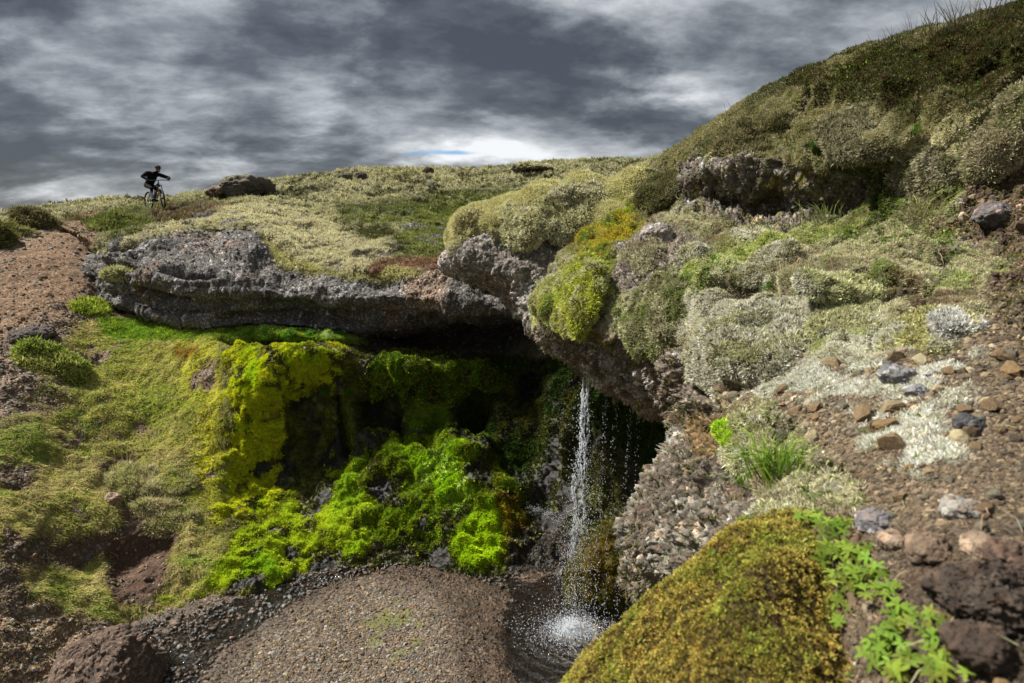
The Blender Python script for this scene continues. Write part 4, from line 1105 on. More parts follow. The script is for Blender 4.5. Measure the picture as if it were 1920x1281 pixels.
def moss_tufts(name, sc, K=5, **kw):
    return blades_mesh(name, sc['p'], sc['n'], sc['size'], sc['col'] * (1 + 0.25 * (rng.random((len(sc['p']), 1)) - 0.5)), K=K, **kw)


# ---- carpets (nobody could count these): one object each -------------
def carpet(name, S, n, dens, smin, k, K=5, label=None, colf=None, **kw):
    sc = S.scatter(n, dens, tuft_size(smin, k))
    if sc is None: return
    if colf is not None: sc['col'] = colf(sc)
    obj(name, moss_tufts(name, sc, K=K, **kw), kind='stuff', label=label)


def recol(c_mix, amt, gain=1.35, var=0.3):
    gain = gain * 1.6; c_mix = tuple(1.35 * x for x in c_mix)
    def f(sc):
        n = len(sc['p']); c = sc['col'] * gain
        pickd = rng.random((n, 1)) < amt
        return np.where(pickd, tone(c_mix, n, var), c) * (1 + var * (rng.random((n, 1)) - 0.5))
    return f


gapH = 0.2 + sst(fbm(H.base * [1, .7, 2], 2.6, 4, 0.65, 102), -0.25, 0.0)
carpet('moss_carpet', H, 150000, (0.35 + 1.0 * H.moss) * (1 - H.path) * gapH, 0.02, 0.0040, K=4, label='pale moss and dark heath covering the far slope', colf=recol((.30, .29, .17), 0.05, 1.1), width=0.5, tilt=0.9)
carpet('moss_carpet', CL, 9000, CL.moss, 0.03, 0.0040, K=4, label='pale moss creeping over the top of the grey cliff', colf=recol((.33, .32, .18), 0.1, 1.25), width=0.5, tilt=0.9)
carpet('moss_carpet', N2, 60000, N2.moss, 0.028, 0.0040, K=4, label='woolly pale moss capping the middle bluff', colf=recol((.34, .33, .2), 0.1, 1.2), width=0.4, tilt=0.8)
gapN = (1 - 0.8 * crease) * 0.12 + (1 - 0.8 * crease) * sst(fbm(N1.base + 0.0, 7.0, 4, 0.65, 101) , -0.22, 0.02)
carpet('moss_carpet', N1, 330000, np.clip(N1.mo, 0, 1) * gapN, 0.017, 0.0040, K=5, label='woolly grey green moss over the near hillside', colf=recol((.40, .39, .28), 0.10, 1.30), width=0.36, tilt=0.95)
carpet('moss_carpet', N1, 8000, N1.soilr * 0.6 + N1.rk * 0.25, 0.02, 0.0045, K=5, label='scraps of green moss on the bare near rock', colf=recol((.13, .14, .03), 0.6, 1.2), width=0.4, tilt=0.95)
yel_d = np.clip(LW.ym + LW.am + LW.mm + LW.bulge + LW.lobe + LW.sh, 0, 1)
carpet('wet_moss', LW, 150000, yel_d, 0.022, 0.0036, K=5, label='yellow green wet moss on the wall below the cliff', colf=recol((.42, .48, .012), 0.12, 1.15), width=0.6, tilt=1.15)
carpet('wet_moss', LW, 50000, LW.wl * (0.5 * LW.film + LW.greenz) * (1 - yel_d), 0.022, 0.0036, K=4, label='olive film of moss, darkened for shade, in the recesses of the wet wall', colf=recol((.08, .10, .012), 0.1, 0.9), width=0.6, tilt=1.15)
carpet('grass', LW, 95000, LW.gr * (1 - yel_d), 0.030, 0.0048, K=4, label='short dry and green grass on the left slope', colf=recol((.38, .33, .17), 0.28, 1.3), width=0.13, tilt=1.05, segs=2, droop=0.8, mat='leaf', up=0.4)
carpet('creeping_leaves', LW, 14000, (LW.gr * 0.5 + LW.sh * 2.0 + 0.8 * LW.mm) * 1.0, 0.03, 0.004, K=4, label='tiny bright leaves among the grass and wet moss', colf=lambda sc: tone((.10, .22, .03), len(sc['p']), 0.4), width=0.75, tilt=1.2, mat='leaf')
carpet('mossy_tips', FG, 26000, np.ones(len(FG.px)), 0.012, 0.0062, K=4, label='dark brown lower shoots of the nearest moss bank', colf=recol((.10, .07, .03), 0.5, 0.7, 0.5), width=0.26, tilt=0.8)
sc = FG.scatter(15000, 0.25 + sst(fbm(FG.base, 14, 4, 0.65, 44), -0.25, 0.2), tuft_size(0.0085, 0.0052))
sc['p'] = sc['p'] + sc['n'] * (sc['size'] * rng.uniform(0.6, 1.6, len(sc['p'])))[:, None]
gm_ = sst(fbm(sc['p'], 4.5, 4, 0.6, 205), -0.1, 0.3)[:, None]
sc['col'] = tone((.44, .355, .085), len(sc['p']), 0.35, 0.12) * (1 - gm_) + tone((.36, .37, .07), len(sc['p']), 0.35, 0.12) * gm_ * (0.65 + 0.6 * rng.random((len(sc['p']), 1)))
obj('mossy_tips', blades_mesh('mossy_tips', sc['p'], sc['n'], sc['size'], sc['col'], K=8, width=0.42, tilt=1.45, jit=0.3), kind='stuff', label='golden star shaped moss tips of the nearest bank')

nb = len(N1.px)
carpet('creeping_leaves', N1, 15000, (0.25 + N1.dk * 0.6 + 1.3 * N1.lg + 2.2 * N1.hum + N1.gd + 1.2 * N1.dkm) * N1.mo * (0.3 + sst(fbm(N1.base, 1.8, 4, 0.6, 61), 0.05, 0.3)), 0.02, 0.0048, K=4,
       label='small green leaves of creeping shrubs in the near moss', colf=lambda sc: tone((.15, .23, .035), len(sc['p']), 0.5), width=0.6, tilt=0.9, mat='leaf')
carpet('creeping_shrub', N1, 30000, N1.dk * (0.3 + sst(fbm(N1.base, 2.2, 4, 0.6, 46), -0.3, 0.1)), 0.03, 0.006, K=5,
       label='dark crowberry shrubs along the top of the near hill', colf=lambda sc: tone((.065, .062, .022), len(sc['p']), 0.6, 0.3), width=0.30, tilt=0.9, mat='leaf')
carpet('creeping_shrub', H, 16000, (H.py > 392) * (1 - H.moss) * (1 - H.path), 0.05, 0.0050, K=5,
       label='low green heath shrubs on the far slope', colf=lambda sc: sc['col'] * 1.4, width=0.30, tilt=0.9, mat='leaf')
carpet('dry_grass', N1, 7000, (N1.mo * (0.3 + 1.5 * sst(fbm(N1.base, 1.1, 3, 0.6, 62), 0.15, 0.4)) + 0.15 * N1.grav) * sst(N1.py, 380, 450), 0.07, 0.004, K=3,
       label='bent straw coloured grass stems lying over the near moss', colf=lambda sc: tone((.42, .36, .22), len(sc['p']), 0.3), width=0.045, tilt=1.35, segs=2, droop=0.7, mat='leaf')


# ---- loose stone ------------------------------------------------------
def lognorm(n, med, sig, lo, hi): return np.clip(med * np.exp(sig * rng.normal(size=n)), lo, hi)


nf = 42000
xy = np.stack([rng.uniform(-5.2, 3.2, nf * 3), rng.uniform(5.6, 10.6, nf * 3)], 1)
ixx = np.clip(((xy[:, 0] + 6.5) / 12 * (nx - 1)).astype(int), 0, nx - 1); iyy = np.clip(((xy[:, 1] - 3) / 8.5 * (ny - 1)).astype(int), 0, ny - 1)
kk = iyy * nx + ixx
fx_, fy_ = to_px(xy[:, 0], xy[:, 1], np.full(len(xy), FZ))
keep = (fx_ > -100) & (fx_ < 1300) & (fy_ < 1420) & (rng.random(len(xy)) < (0.95 - 0.55 * np.clip(wetm[kk], 0, 1) - 0.5 * gm[kk]))
xy, kk = xy[keep][:nf], kk[keep][:nf]; n = len(xy)
sc = dict(p=np.stack([xy[:, 0], xy[:, 1], fl[kk, 2]], 1), n=np.tile(np.array([[0, 0, 1.0]]), (n, 1)))
sz = lognorm(n, 0.027, 0.42, 0.012, 0.085)
wv_ = wetm[kk]
cc = pick(np.concatenate([GREY, BROWN]), n, 0.25) * 0.86
cc = cc * (1 - 0.68 * wv_[:, None]) * (1 - wv_[:, None] * np.array([[0.0, .12, .25]]))
sk = np.where(np.clip(strm, 0, 1)[kk] > 0.5)[0][:1700]
s2 = dict(p=sc['p'][sk] + np.array([0, 0, .01]), n=sc['n'][sk])
obj('stream_gravel', pebbles_mesh('stream_gravel', s2, lognorm(len(sk), 0.055, 0.4, 0.02, 0.13), pick(GREY, len(sk), 0.3) * 0.42, 1, 0.6, wet=np.ones(len(sk)), smooth=True), kind='stuff', label='wet dark stones standing in the shallow stream')
obj('gravel', pebbles_mesh('gravel', sc, sz, cc, 1, 0.6, wet=wv_), kind='stuff', label='mixed grey and brown pebbles on the floor of the hollow')

sc = LW.scatter(21000, (1 - LW.wl) * (np.clip(1 - LW.gr, 0, 1) * (0.4 + 0.9 * sst(LW.px, 260, 60)) * (1 - 0.85 * LW.pth)), tuft_size(0.03, 0.0032), -0.1)
n = len(sc['p'])
obj('scree', pebbles_mesh('scree', sc, lognorm(n, 1.0, 0.45, 0.4, 3.0) * sc['size'] * 0.9, pick(np.concatenate([GREY, BROWN, BROWN]), n, 0.3) * 0.85, 1, 0.55), kind='stuff', label='loose brown and grey scree of the left slope')
sc = H.scatter(1500, H.path, tuft_size(0.03, 0.0032), -0.1)
obj('scree', pebbles_mesh('scree', sc, lognorm(1500, 1.0, 0.4, 0.4, 3.0) * sc['size'], pick(BROWN, 1500, 0.3), 1, 0.55), kind='stuff', label='small stones on the top of the brown path')


def embedded(S, n, dens, smin, k, pal, gain, label, sub=1, med=1.0):
    sc = S.scatter(n, dens, tuft_size(smin, k), -0.15); n = len(sc['p'])
    obj('embedded_gravel', pebbles_mesh('embedded_gravel', sc, lognorm(n, med, 0.45, 0.35, 3.2) * sc['size'], (sc['col'] * 0.75 + 0.25 * pick(pal, n, 0.35)) * gain * np.exp(0.5 * rng.normal(size=(n, 1))), sub, 0.6, sink=0.32), kind='stuff', label=label)


embedded(CL, 22000, (CL.stony > 0.5) * (CL.tv < 5.6), 0.02, 0.0022, GREY, 0.95, 'pebbles cemented in the face of the grey cliff')
embedded(N2, 9000, N2.stony, 0.018, 0.0022, GREY, 0.9, 'pebbles cemented in the middle bluff')
embedded(N1, 6500, N1.rock_only * (1 - 0.7 * colr), 0.010, 0.0024, np.concatenate([GREY, BROWN]), 0.85, 'pebbles cemented in the near overhanging rock')
embedded(LW, 2600, scree_w, 0.03, 0.0032, GREY, 0.5, 'wet dark stones at the foot of the wet wall')
embedded(N1, 30000, N1.soilr * 0.7 + N1.grav * (1 - N1.lich * 0.8), 0.010, 0.0052, BROWN, 0.95, 'brown gravel beside the viewer')

# the largest loose stones of the near slope are things of their own
protos = []
CN = ['brown', 'warm brown', 'dark brown', 'light tan', 'grey', 'blackish', 'rust brown', 'pale', 'deep brown', 'dull brown']
for k in range(12):
    V = _PEB[2][0][k % 10] * np.array([1, 0.8 + 0.03 * k, 0.55 + 0.02 * k])
    for _ in range(9):                      # broken faces
        a = rng.normal(size=3); a /= np.linalg.norm(a); e = V @ a
        V = V - np.clip(e - 0.50 * e.max() - 0.10, 0, None)[:, None] * a * 0.95
    V = V + 0.05 * fbm(V, 6, 3, 0.6, k)[:, None] * V
    c = BROWN[k % 10] * 1.0
    protos.append(raw_mesh('stone', V * 0.5, _PEB[2][1], {'Col': np.tile(c, (len(V), 1)) * (1 + 0.2 * fbm(V, 3, 3, 0.6, k + 5)[:, None]), 'Wet': np.zeros(len(V))}, MAT['stone'], smooth=False))
sc = N1.scatter(150, N1.grav * (1 - N1.lich) * (N1.py > 660), lambda d: 0.03 + 0.0 * d, 0.05)
sqx, sqy = to_px(sc['p'][:, 0], sc['p'][:, 1], sc['p'][:, 2])
taken = {}
for i in range(150):
    d = float(np.linalg.norm(sc['p'][i])); s_ = float(np.clip(0.020 * math.exp(0.45 * rng.normal()) * (0.55 + 0.45 * d), 0.014, 0.085))
    o = bpy.data.objects.new('stone', protos[i % 12]); o.location = sc['p'][i] + sc['n'][i] * s_ * 0.16
    nrm = Vector(sc['n'][i]) + Vector(rng.normal(size=3) * 0.3)
    o.rotation_mode = 'QUATERNION'
    o.rotation_quaternion = nrm.to_track_quat('Z', 'Y') @ Matrix.Rotation(rng.random() * 6.28, 3, 'Z').to_quaternion()
    o.scale = (s_ * 1.45, s_ * 1.45, s_ * 1.6)
    zy = ['upper', 'middle', 'lower'][int(np.clip((sqy[i] - 660) / 210, 0, 2))]; zx = ['left', 'central', 'right hand'][int(np.clip((sqx[i] - 1380) / 180, 0, 2))]
    wp = s_ * F / d; zs = 'tiny' if wp < 13 else ('small' if wp < 20 else ('medium' if wp < 28 else 'larger'))
    lb = f'{zs} {CN[i % 12 % 10]} stone in the {zy} {zx} part of the near gravel'
    link(o, label=lb, cat='stone', group='loose stones on the near slope')


def lone_stone(px, py, w, label, col, names=('N1',), flat=0.7, sub=3, seed=0, name='stone', cat='stone', moss=0, group=None, sinkf=0.15, deep=1.0):
    p, nn, d = hit(px, py, names); r = w * 0.5 * d / F
    B = Blob(p + np.array([0, 0, 1]) * r * flat * (0.5 - sinkf), (r, r * deep, r * flat), 60 if w < 100 else 150, rot=seed * 1.3)
    B.displace(r * (0.28 * fbm(B.u, 1.4, 5, 0.55, seed * 3.1)))
    for k in range(5):
        a = np.random.default_rng(seed * 10 + k).normal(size=3); a /= np.linalg.norm(a); e = (B.P - B.c) @ a; L = r * 0.75
        B.P = B.P - np.clip(e - L, 0, None)[:, None] * a * 0.85
    B.N = B.normals(); B.displace(r * (0.07 * ridged(B.u, 3.5, 5, 0.65, seed) + 0.06 * fbm(B.u, 6, 5, 0.7, seed)))
    if name == 'earth_clod': B.displace(r * (0.16 * fbm(B.u, 4, 5, 0.7, seed + 3) + 0.10 * (0.5 - worley(B.u, 5.0, seed)[0])))
    B.col[:] = np.array(col) * (1 + 0.5 * fbm(B.P, 2.5 / r, 4, 0.6, seed))[:, None]; B.stony[:] = 0.5
    if moss:
        m = sst(B.N[:, 2] + 0.6 * fbm(B.P, 1.5 / r, 3, 0.6, 5), 0.5, 0.9)[:, None] * moss
        B.col = B.col * (1 - m) + np.array((.22, .21, .09)) * m
    o = bpy.data.objects.new(name, B.mesh(name)); o.location = B.c
    link(o, label=label, cat=cat, group=group)
    return o, B


lone_stone(1680, 708, 60, 'blue grey flat stone between the pale lichen and the violet flower', (.165, .165, .17), seed=1, flat=0.5)
lone_stone(1716, 736, 32, 'small blue grey stone just below right of the flat blue grey stone', (.18, .18, .185), seed=2)
lone_stone(1862, 412, 50, 'dark rounded stone sticking out of the brown soil bank on the right', (.12, .11, .11), seed=3)
lone_stone(1812, 800, 44, 'near black stone beside the upper pale lichen on the near gravel', (.055, .055, .06), seed=4)
lone_stone(1635, 985, 56, 'grey angular stone at the edge of the near leafy plants', (.22, .21, .22), seed=5)
lone_stone(1800, 958, 56, 'pale grey stone lying highest on the near brown gravel', (.20, .19, .17), seed=6, flat=0.55)
lone_stone(1735, 1035, 66, 'large tan stone low on the near gravel right of the leafy plants', (.16, .115, .08), seed=7)
lone_stone(1835, 1030, 52, 'light brown stone right of the large tan one', (.19, .14, .10), seed=8)
lone_stone(1672, 1020, 44, 'tan pebble touching the leafy plants on the near gravel', (.20, .15, .11), seed=9)
lone_stone(1890, 1140, 150, 'big dark brown clod of earth at the lower right edge', (.045, .034, .026), seed=10, name='earth_clod', cat='clod', flat=0.55, sinkf=0.35)
lone_stone(1780, 1110, 70, 'dark earth clod left of the biggest one', (.05, .037, .028), seed=15, name='earth_clod', cat='clod', flat=0.6)
lone_stone(1830, 1215, 90, 'rough reddish earth clod below the biggest one', (.055, .038, .028), seed=16, name='earth_clod', cat='clod', flat=0.6)
lone_stone(1900, 1050, 80, 'flat brown clod above the biggest one at the right edge', (.09, .06, .045), seed=17, name='earth_clod', cat='clod', flat=0.5)
lone_stone(215, 937, 26, 'small tan stone on the bare dark soil of the left slope', (.26, .19, .14), ('LW',), seed=11)
lone_stone(60, 632, 60, 'dark low stone at the foot of the brown path', (.07, .06, .055), ('LW',), seed=12, flat=0.35)
lone_stone(1230, 445, 60, 'rough pale rock lump below the gold moss of the shoulder', (.24, .22, .2), seed=14, flat=0.7, sinkf=0.3)

o, B = lone_stone(195, 1322, 160, 'big brown boulder at the bottom left corner beside the stream', (.095, .068, .052), ('LW',), seed=21, name='boulder', cat='boulder', flat=0.88, sinkf=0.12)
o, B = lone_stone(462, 359, 88, 'jagged rocky outcrop on the skyline right of the cyclist', (.075, .068, .058), ('H',), seed=29, name='rock_outcrop', cat='rock', flat=0.42, moss=0.3, deep=0.8)
lone_stone(425, 365, 60, 'lower reddish shoulder of rock left of the skyline outcrop', (.12, .085, .065), ('H',), seed=27, name='rock_outcrop', cat='rock', flat=0.35, moss=0.6)
lone_stone(649, 334, 25, 'dark flat skyline boulder, left one of the close pair', (.07, .06, .05), ('H',), seed=23, name='boulder', cat='boulder', flat=0.55, moss=0.3)
lone_stone(677, 332, 22, 'dark round skyline boulder, right one of the close pair', (.065, .055, .045), ('H',), seed=24, name='boulder', cat='boulder', flat=0.8, moss=0.3)
lone_stone(801, 320, 21, 'dark peaked boulder alone on the middle of the skyline', (.07, .055, .045), ('H',), seed=25, name='boulder', cat='boulder', flat=0.6)
lone_stone(1000, 317, 70, 'long low rocky bump on the skyline near the near hill', (.09, .085, .06), ('H',), seed=26, name='boulder', cat='boulder', flat=0.25, moss=1)


# ---- moss cushions and hummocks ---------------------------------------
def cushion(px, py, wx, wy_, label, col, col2, names=('N1',), deep=0.8, n=9000, size=None, seed=0, K=5, sink=0.35, cat='moss cushion', name='moss_cushion',
            rough=0.14, group=None, width=0.34, dark=None, thick=0.42, free=False):
    p, nn, d = hit(px, py, names)
    if names == ('LW',) and not free: thick = 0.24
    elif names == ('N1',) and not free: thick = min(thick, 0.45) * 0.68
    dimm = 0.68 if (py < 400 and names == ('N1',)) else 1.0
    rx, rz = wx * 0.54 * d / F, wy_ * 0.54 * d / F
    if free:
        B = Blob(p + np.array([0, rx * deep * sink, 0]), (rx, rx * deep, rz), 90)
    else:                                   # lie on the slope: the flat axis along the ground's own normal
        nb = (nn + np.array([0, -0.15, 0.35])); nb /= np.linalg.norm(nb)
        tx = np.cross(np.array([0, 1.0, 0.2]), nb); tx /= np.linalg.norm(tx); ty = np.cross(nb, tx)
        vw = p / np.linalg.norm(p); fs = max(0.5, math.sqrt(max(0.0, 1 - float(ty @ vw) ** 2)))
        ry = min(rz / fs, rx * 1.6); rn = thick * math.sqrt(rx * ry)
        B = Blob(p - nb * rn * 0.42, (rx * 1.15, ry * 1.15, rn), 80, M=np.stack([tx, ty, nb], 1)); rz = rn
    B.displace(rx * 0.30 * fbm(B.P, 1.1 / rx, 4, 0.55, seed + 40))
    B.displace(rz * (rough * 1.6 * fbm(B.P, 1.2 / rx, 3, 0.5, seed) + 0.09 * (0.6 - worley(B.P, 4.5 / rx, seed)[0]) * 2) + 0.01 * fbm(B.P, 12, 2))
    m = sst(fbm(B.P, 1.6 / rx, 5, 0.62, seed + 9), -0.1, 0.28)[:, None]
    B.col = np.array(col) * (1 - m) + np.array(col2) * m
    if dark is not None:
        m = sst(fbm(B.P, 3.2 / rx, 4, 0.6, seed + 19), 0.08, 0.3)[:, None] * 0.8
        B.col = B.col * (1 - m) + np.array(dark) * m
    o = bpy.data.objects.new(name, B.mesh(name)); o.location = B.c
    link(o, label=label, cat=cat, group=group)
    s_ = size or max(0.016, 0.0042 * d)
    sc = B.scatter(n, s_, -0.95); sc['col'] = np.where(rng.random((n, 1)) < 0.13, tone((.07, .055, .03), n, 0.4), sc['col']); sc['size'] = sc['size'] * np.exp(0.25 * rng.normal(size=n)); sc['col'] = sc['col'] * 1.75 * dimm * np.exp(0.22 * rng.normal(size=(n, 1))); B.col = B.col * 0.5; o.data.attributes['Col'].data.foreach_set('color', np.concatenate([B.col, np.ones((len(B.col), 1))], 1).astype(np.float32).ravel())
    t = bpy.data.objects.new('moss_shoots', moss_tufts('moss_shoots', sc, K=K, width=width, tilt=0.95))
    link(t, parent=o)
    t['kind'] = 'stuff'
    return o


W1, W2 = (.37, .365, .285), (.30, .30, .17)
G1, G2 = (.20, .20, .11), (.30, .29, .19)
cushion(1500, 618, 250, 120, 'large pale grey green moss cushion in the middle of the near hillside', W1, W2, n=22000, seed=1, dark=(.20, .20, .15))
cushion(1352, 652, 120, 92, 'pale moss cushion hanging at the rock lip left of the largest cushion', W1, G2, n=10000, seed=2)
cushion(1600, 595, 110, 62, 'low pale moss cushion adjoining the right end of the largest cushion', W2, W1, n=7000, seed=3)
cushion(1732, 620, 110, 60, 'yellowish moss cushion above the violet flower', (.34, .33, .16), W1, n=8000, seed=4)
cushion(1800, 598, 70, 40, 'small grey lichen cushion at the edge of the brown gravel', (.38, .38, .35), W1, n=5000, seed=5)
cushion(1072, 556, 118, 84, 'bright yellow green moss hummock overhanging the cave on the left end of the lip', (.27, .30, .045), (.24, .24, .09), n=15000, seed=6, dark=(.36, .36, .22), thick=0.62)
cushion(1222, 590, 120, 90, 'round grey green moss hummock right of the bright yellow green one', G1, G2, n=12000, seed=7, dark=(.14, .17, .05))
cushion(1200, 478, 66, 60, 'grey mossy knob under the gold moss on the shoulder', G2, (.2, .18, .13), n=6000, seed=8)
cushion(1297, 487, 52, 46, 'small pale moss knob on bare ground below the rock band', W1, G2, n=4500, seed=9)
cushion(1156, 444, 40, 66, 'gold moss knob standing on the steep left shoulder', (.30, .26, .03), (.24, .20, .025), n=5000, seed=10)
cushion(1385, 830, 76, 84, 'pale round moss cushion topped by lime moss at the edge of the drop', W2, W1, n=8000, seed=11)
cushion(1380, 800, 54, 34, 'small lime green moss tuft on the edge of the drop', (.26, .42, .03), (.30, .42, .05), n=4500, seed=12, sink=0.1)
cushion(1480, 928, 120, 58, 'pale grey moss cushion just above the gold moss bank', W1, W2, n=9000, seed=13, names=('N1', 'FG'))
cushion(1438, 495, 84, 40, 'grey moss cushion with straw grass above the largest cushion', W1, G1, n=6000, seed=14)
cushion(1640, 545, 190, 50, 'long pale green moss swelling behind the largest cushion', (.31, .32, .17), W1, n=12000, seed=15)
cushion(1350, 268, 100, 40, 'olive moss hummock just under the skyline of the near hill', (.15, .15, .06), G2, n=10000, seed=16)
cushion(1430, 245, 120, 50, 'dull green moss hummock right of the olive one under the skyline', (.13, .13, .055), (.24, .22, .12), n=12000, seed=17)
cushion(1235, 352, 70, 40, 'dark olive moss hummock on the left shoulder of the near hill', (.14, .14, .06), (.24, .23, .13), n=8000, seed=18)
cushion(1620, 240, 110, 90, 'pale moss mound above the right end of the rock band', G2, (.22, .21, .12), n=9000, seed=19)
cushion(1730, 290, 110, 100, 'grey moss mound hanging over the brown soil bank', (.33, .31, .21), G1, n=9000, seed=20)
cushion(1880, 250, 120, 46, 'pale moss mound at the right edge of the picture above the soil bank', (.36, .33, .22), W2, n=10000, seed=21)
cushion(1090, 385, 130, 78, 'broad pale moss dome on top of the middle bluff', (.30, .295, .17), (.36, .35, .24), ('N2', 'N1'), n=12000, seed=22, sink=0.5)
cushion(975, 410, 100, 56, 'pale moss dome on the middle of the bluff left of the broad one', (.33, .32, .19), (.38, .37, .24), ('N2',), n=9000, seed=23, sink=0.5)
cushion(885, 428, 44, 58, 'narrow moss hump drooping at the left end of the bluff', (.28, .26, .14), (.33, .31, .18), ('N2',), n=5000, seed=24, sink=0.5)
cushion(142, 413, 34, 20, 'dark round hummock at the top of the brown path', (.07, .065, .035), (.12, .11, .05), ('H',), n=2500, seed=25)
cushion(80, 424, 70, 24, 'low dark mossy hummock left of the path top', (.13, .12, .06), (.07, .065, .03), ('H',), n=3500, seed=26)
cushion(25, 440, 60, 30, 'mossy green hummock at the left edge above the path', (.12, .13, .04), (.2, .19, .09), ('H',), n=3500, seed=27)
cushion(12, 455, 44, 24, 'lowest mossy hummock at the left edge beside the path', (.14, .14, .06), (.09, .09, .03), ('H',), n=2500, seed=28)
cushion(215, 420, 80, 44, 'green mossy hummock between the path and the grey cliff', (.10, .12, .03), (.16, .17, .06), ('H',), n=6000, seed=29)
cushion(175, 572, 36, 40, 'bright green moss lump under the left tip of the grey cliff', (.22, .27, .04), (.16, .2, .03), ('LW',), n=3500, seed=30)
cushion(222, 512, 50, 9, 'thin pale moss cap on the low ledge at the left tip of the cliff', (.28, .28, .15), (.25, .25, .12), ('CL',), n=2500, seed=31, free=True, sink=0.6)
cushion(1140, 1085, 150, 175, 'dark gold mossy boulder right of the splash behind the near rock', (.070, .065, .008), (.12, .085, .010), ('LW',), n=16000, seed=32, cat='mossy boulder', name='mossy_boulder', sink=-0.2, size=0.03, free=True)
cushion(100, 682, 80, 44, 'green tussock on the gravel of the left slope', (.19, .24, .05), (.24, .25, .08), ('LW',), n=4500, seed=33, sink=0.2, rough=0.2)
cushion(285, 895, 110, 44, 'dry straw coloured grass tussock between patches of bare soil', (.36, .33, .18), (.28, .28, .12), ('LW',), n=6000, seed=34, sink=0.3, size=0.06, width=0.14)
cushion(300, 965, 90, 46, 'straw coloured tussock below the first one on the left slope', (.36, .32, .18), (.25, .28, .10), ('LW',), n=5000, seed=35, sink=0.3, size=0.06, width=0.14)

# ---- grasses, leafy plants, flowers -----------------------------------
def blades_at(name, pts, nrm, size, col, **kw):
    return blades_mesh(name, np.array(pts, float), np.array(nrm, float), np.array(size, float), np.array(col, float), **kw)


def grass_tuft(px, py, h, n, label, col, names=('N1',), spread=0.05, width=0.02, tilt=0.5, droop=0.5, up=0.8, group=None, name='grass_tuft', cat='grass tuft'):
    p, nn, d = hit(px, py, names)
    pts = np.zeros((n, 3)); pts[:, :2] = rng.normal(size=(n, 2)) * spread
    me = blades_at(name, pts, np.tile(nn, (n, 1)), np.full(n, h), tone(col, n, 0.3), K=3, width=width, tilt=tilt, segs=2, droop=droop, up=up, mat='leaf')
    o = bpy.data.objects.new(name, me); o.location = p + nn * 0.005
    return link(o, label=label, cat=cat, group=group)


grass_tuft(1460, 880, 0.20, 55, 'fresh green grass tuft among the pale moss in the foreground', (.22, .36, .05), spread=0.055, width=0.030, tilt=0.55, droop=0.7)
grass_tuft(1400, 900, 0.13, 16, 'small green grass tuft leaning over the drop', (.20, .34, .05), spread=0.03, width=0.03, tilt=0.9, droop=0.9)
grass_tuft(1540, 410, 0.20, 20, 'upright green grass tuft at the foot of the rock band', (.22, .27, .08), spread=0.12, width=0.025, tilt=0.4)
grass_tuft(1490, 505, 0.22, 30, 'drooping straw grass above the largest moss cushion', (.42, .37, .22), spread=0.12, width=0.018, tilt=1.1, droop=1.1)
grass_tuft(1720, 405, 0.20, 14, 'fan of pale dead grass under the right hand moss mounds', (.42, .37, .2), spread=0.03, width=0.02, tilt=1.2, droop=0.5)
grass_tuft(1560, 500, 0.20, 22, 'tangle of grey dead grass right of the straw grass', (.40, .37, .27), spread=0.12, width=0.018, tilt=1.2, droop=1.0)
grass_tuft(1345, 655, 0.12, 14, 'white dead grass blades in front of the left pale cushion', (.5, .47, .36), spread=0.06, width=0.02, tilt=1.2, droop=1.0)
grass_tuft(1325, 690, 0.10, 10, 'fresh green sprig where the pale cushion meets the lip rock', (.16, .30, .04), spread=0.04, width=0.04, tilt=1.0)
grass_tuft(1070, 500, 0.18, 20, 'grass hanging on the gold mossy shoulder', (.30, .28, .10), spread=0.12, width=0.02, tilt=1.0, droop=1.0)
# stems along the crest of the near hill
crest_x = [1372, 1386, 1475, 1500, 1508, 1575, 1585, 1640, 1660, 1690, 1728, 1745, 1762, 1775, 1788, 1800, 1812, 1826, 1840, 1850, 1868, 1880, 1310, 1450]
ORD = 'first second third fourth fifth sixth seventh eighth ninth tenth eleventh twelfth thirteenth fourteenth fifteenth sixteenth seventeenth eighteenth nineteenth twentieth twenty-first twenty-second twenty-third twenty-fourth'.split()
for i, x in enumerate(sorted(crest_x)):
    y = np.interp(x, [1215, 1290, 1400, 1520, 1650, 1800, 1920], [308, 268, 194, 136, 86, 46, 16]) + 4
    h_ = 0.24 if x > 1700 else 0.17
    nbl = 6 if x > 1700 else 3
    grass_tuft(x, y, h_, nbl, ORD[i] + ' from the left of the grass stems against the sky on the hill crest', (.13, .12, .07), spread=0.06, width=0.018, tilt=0.55, droop=0.15, up=0.95, group='grass stems on the crest')
for (x, y, l) in ((1128, 1195, 'upper dry stalk reaching over the pool from the gold bank'), (1095, 1240, 'lower dry stalk reaching over the pool from the gold bank')):
    grass_tuft(x, y, 0.16, 2, l, (.45, .38, .24), ('FG',), spread=0.01, width=0.03, tilt=0.9, droop=0.1, up=0.5, name='dry_stalk', cat='stalk')


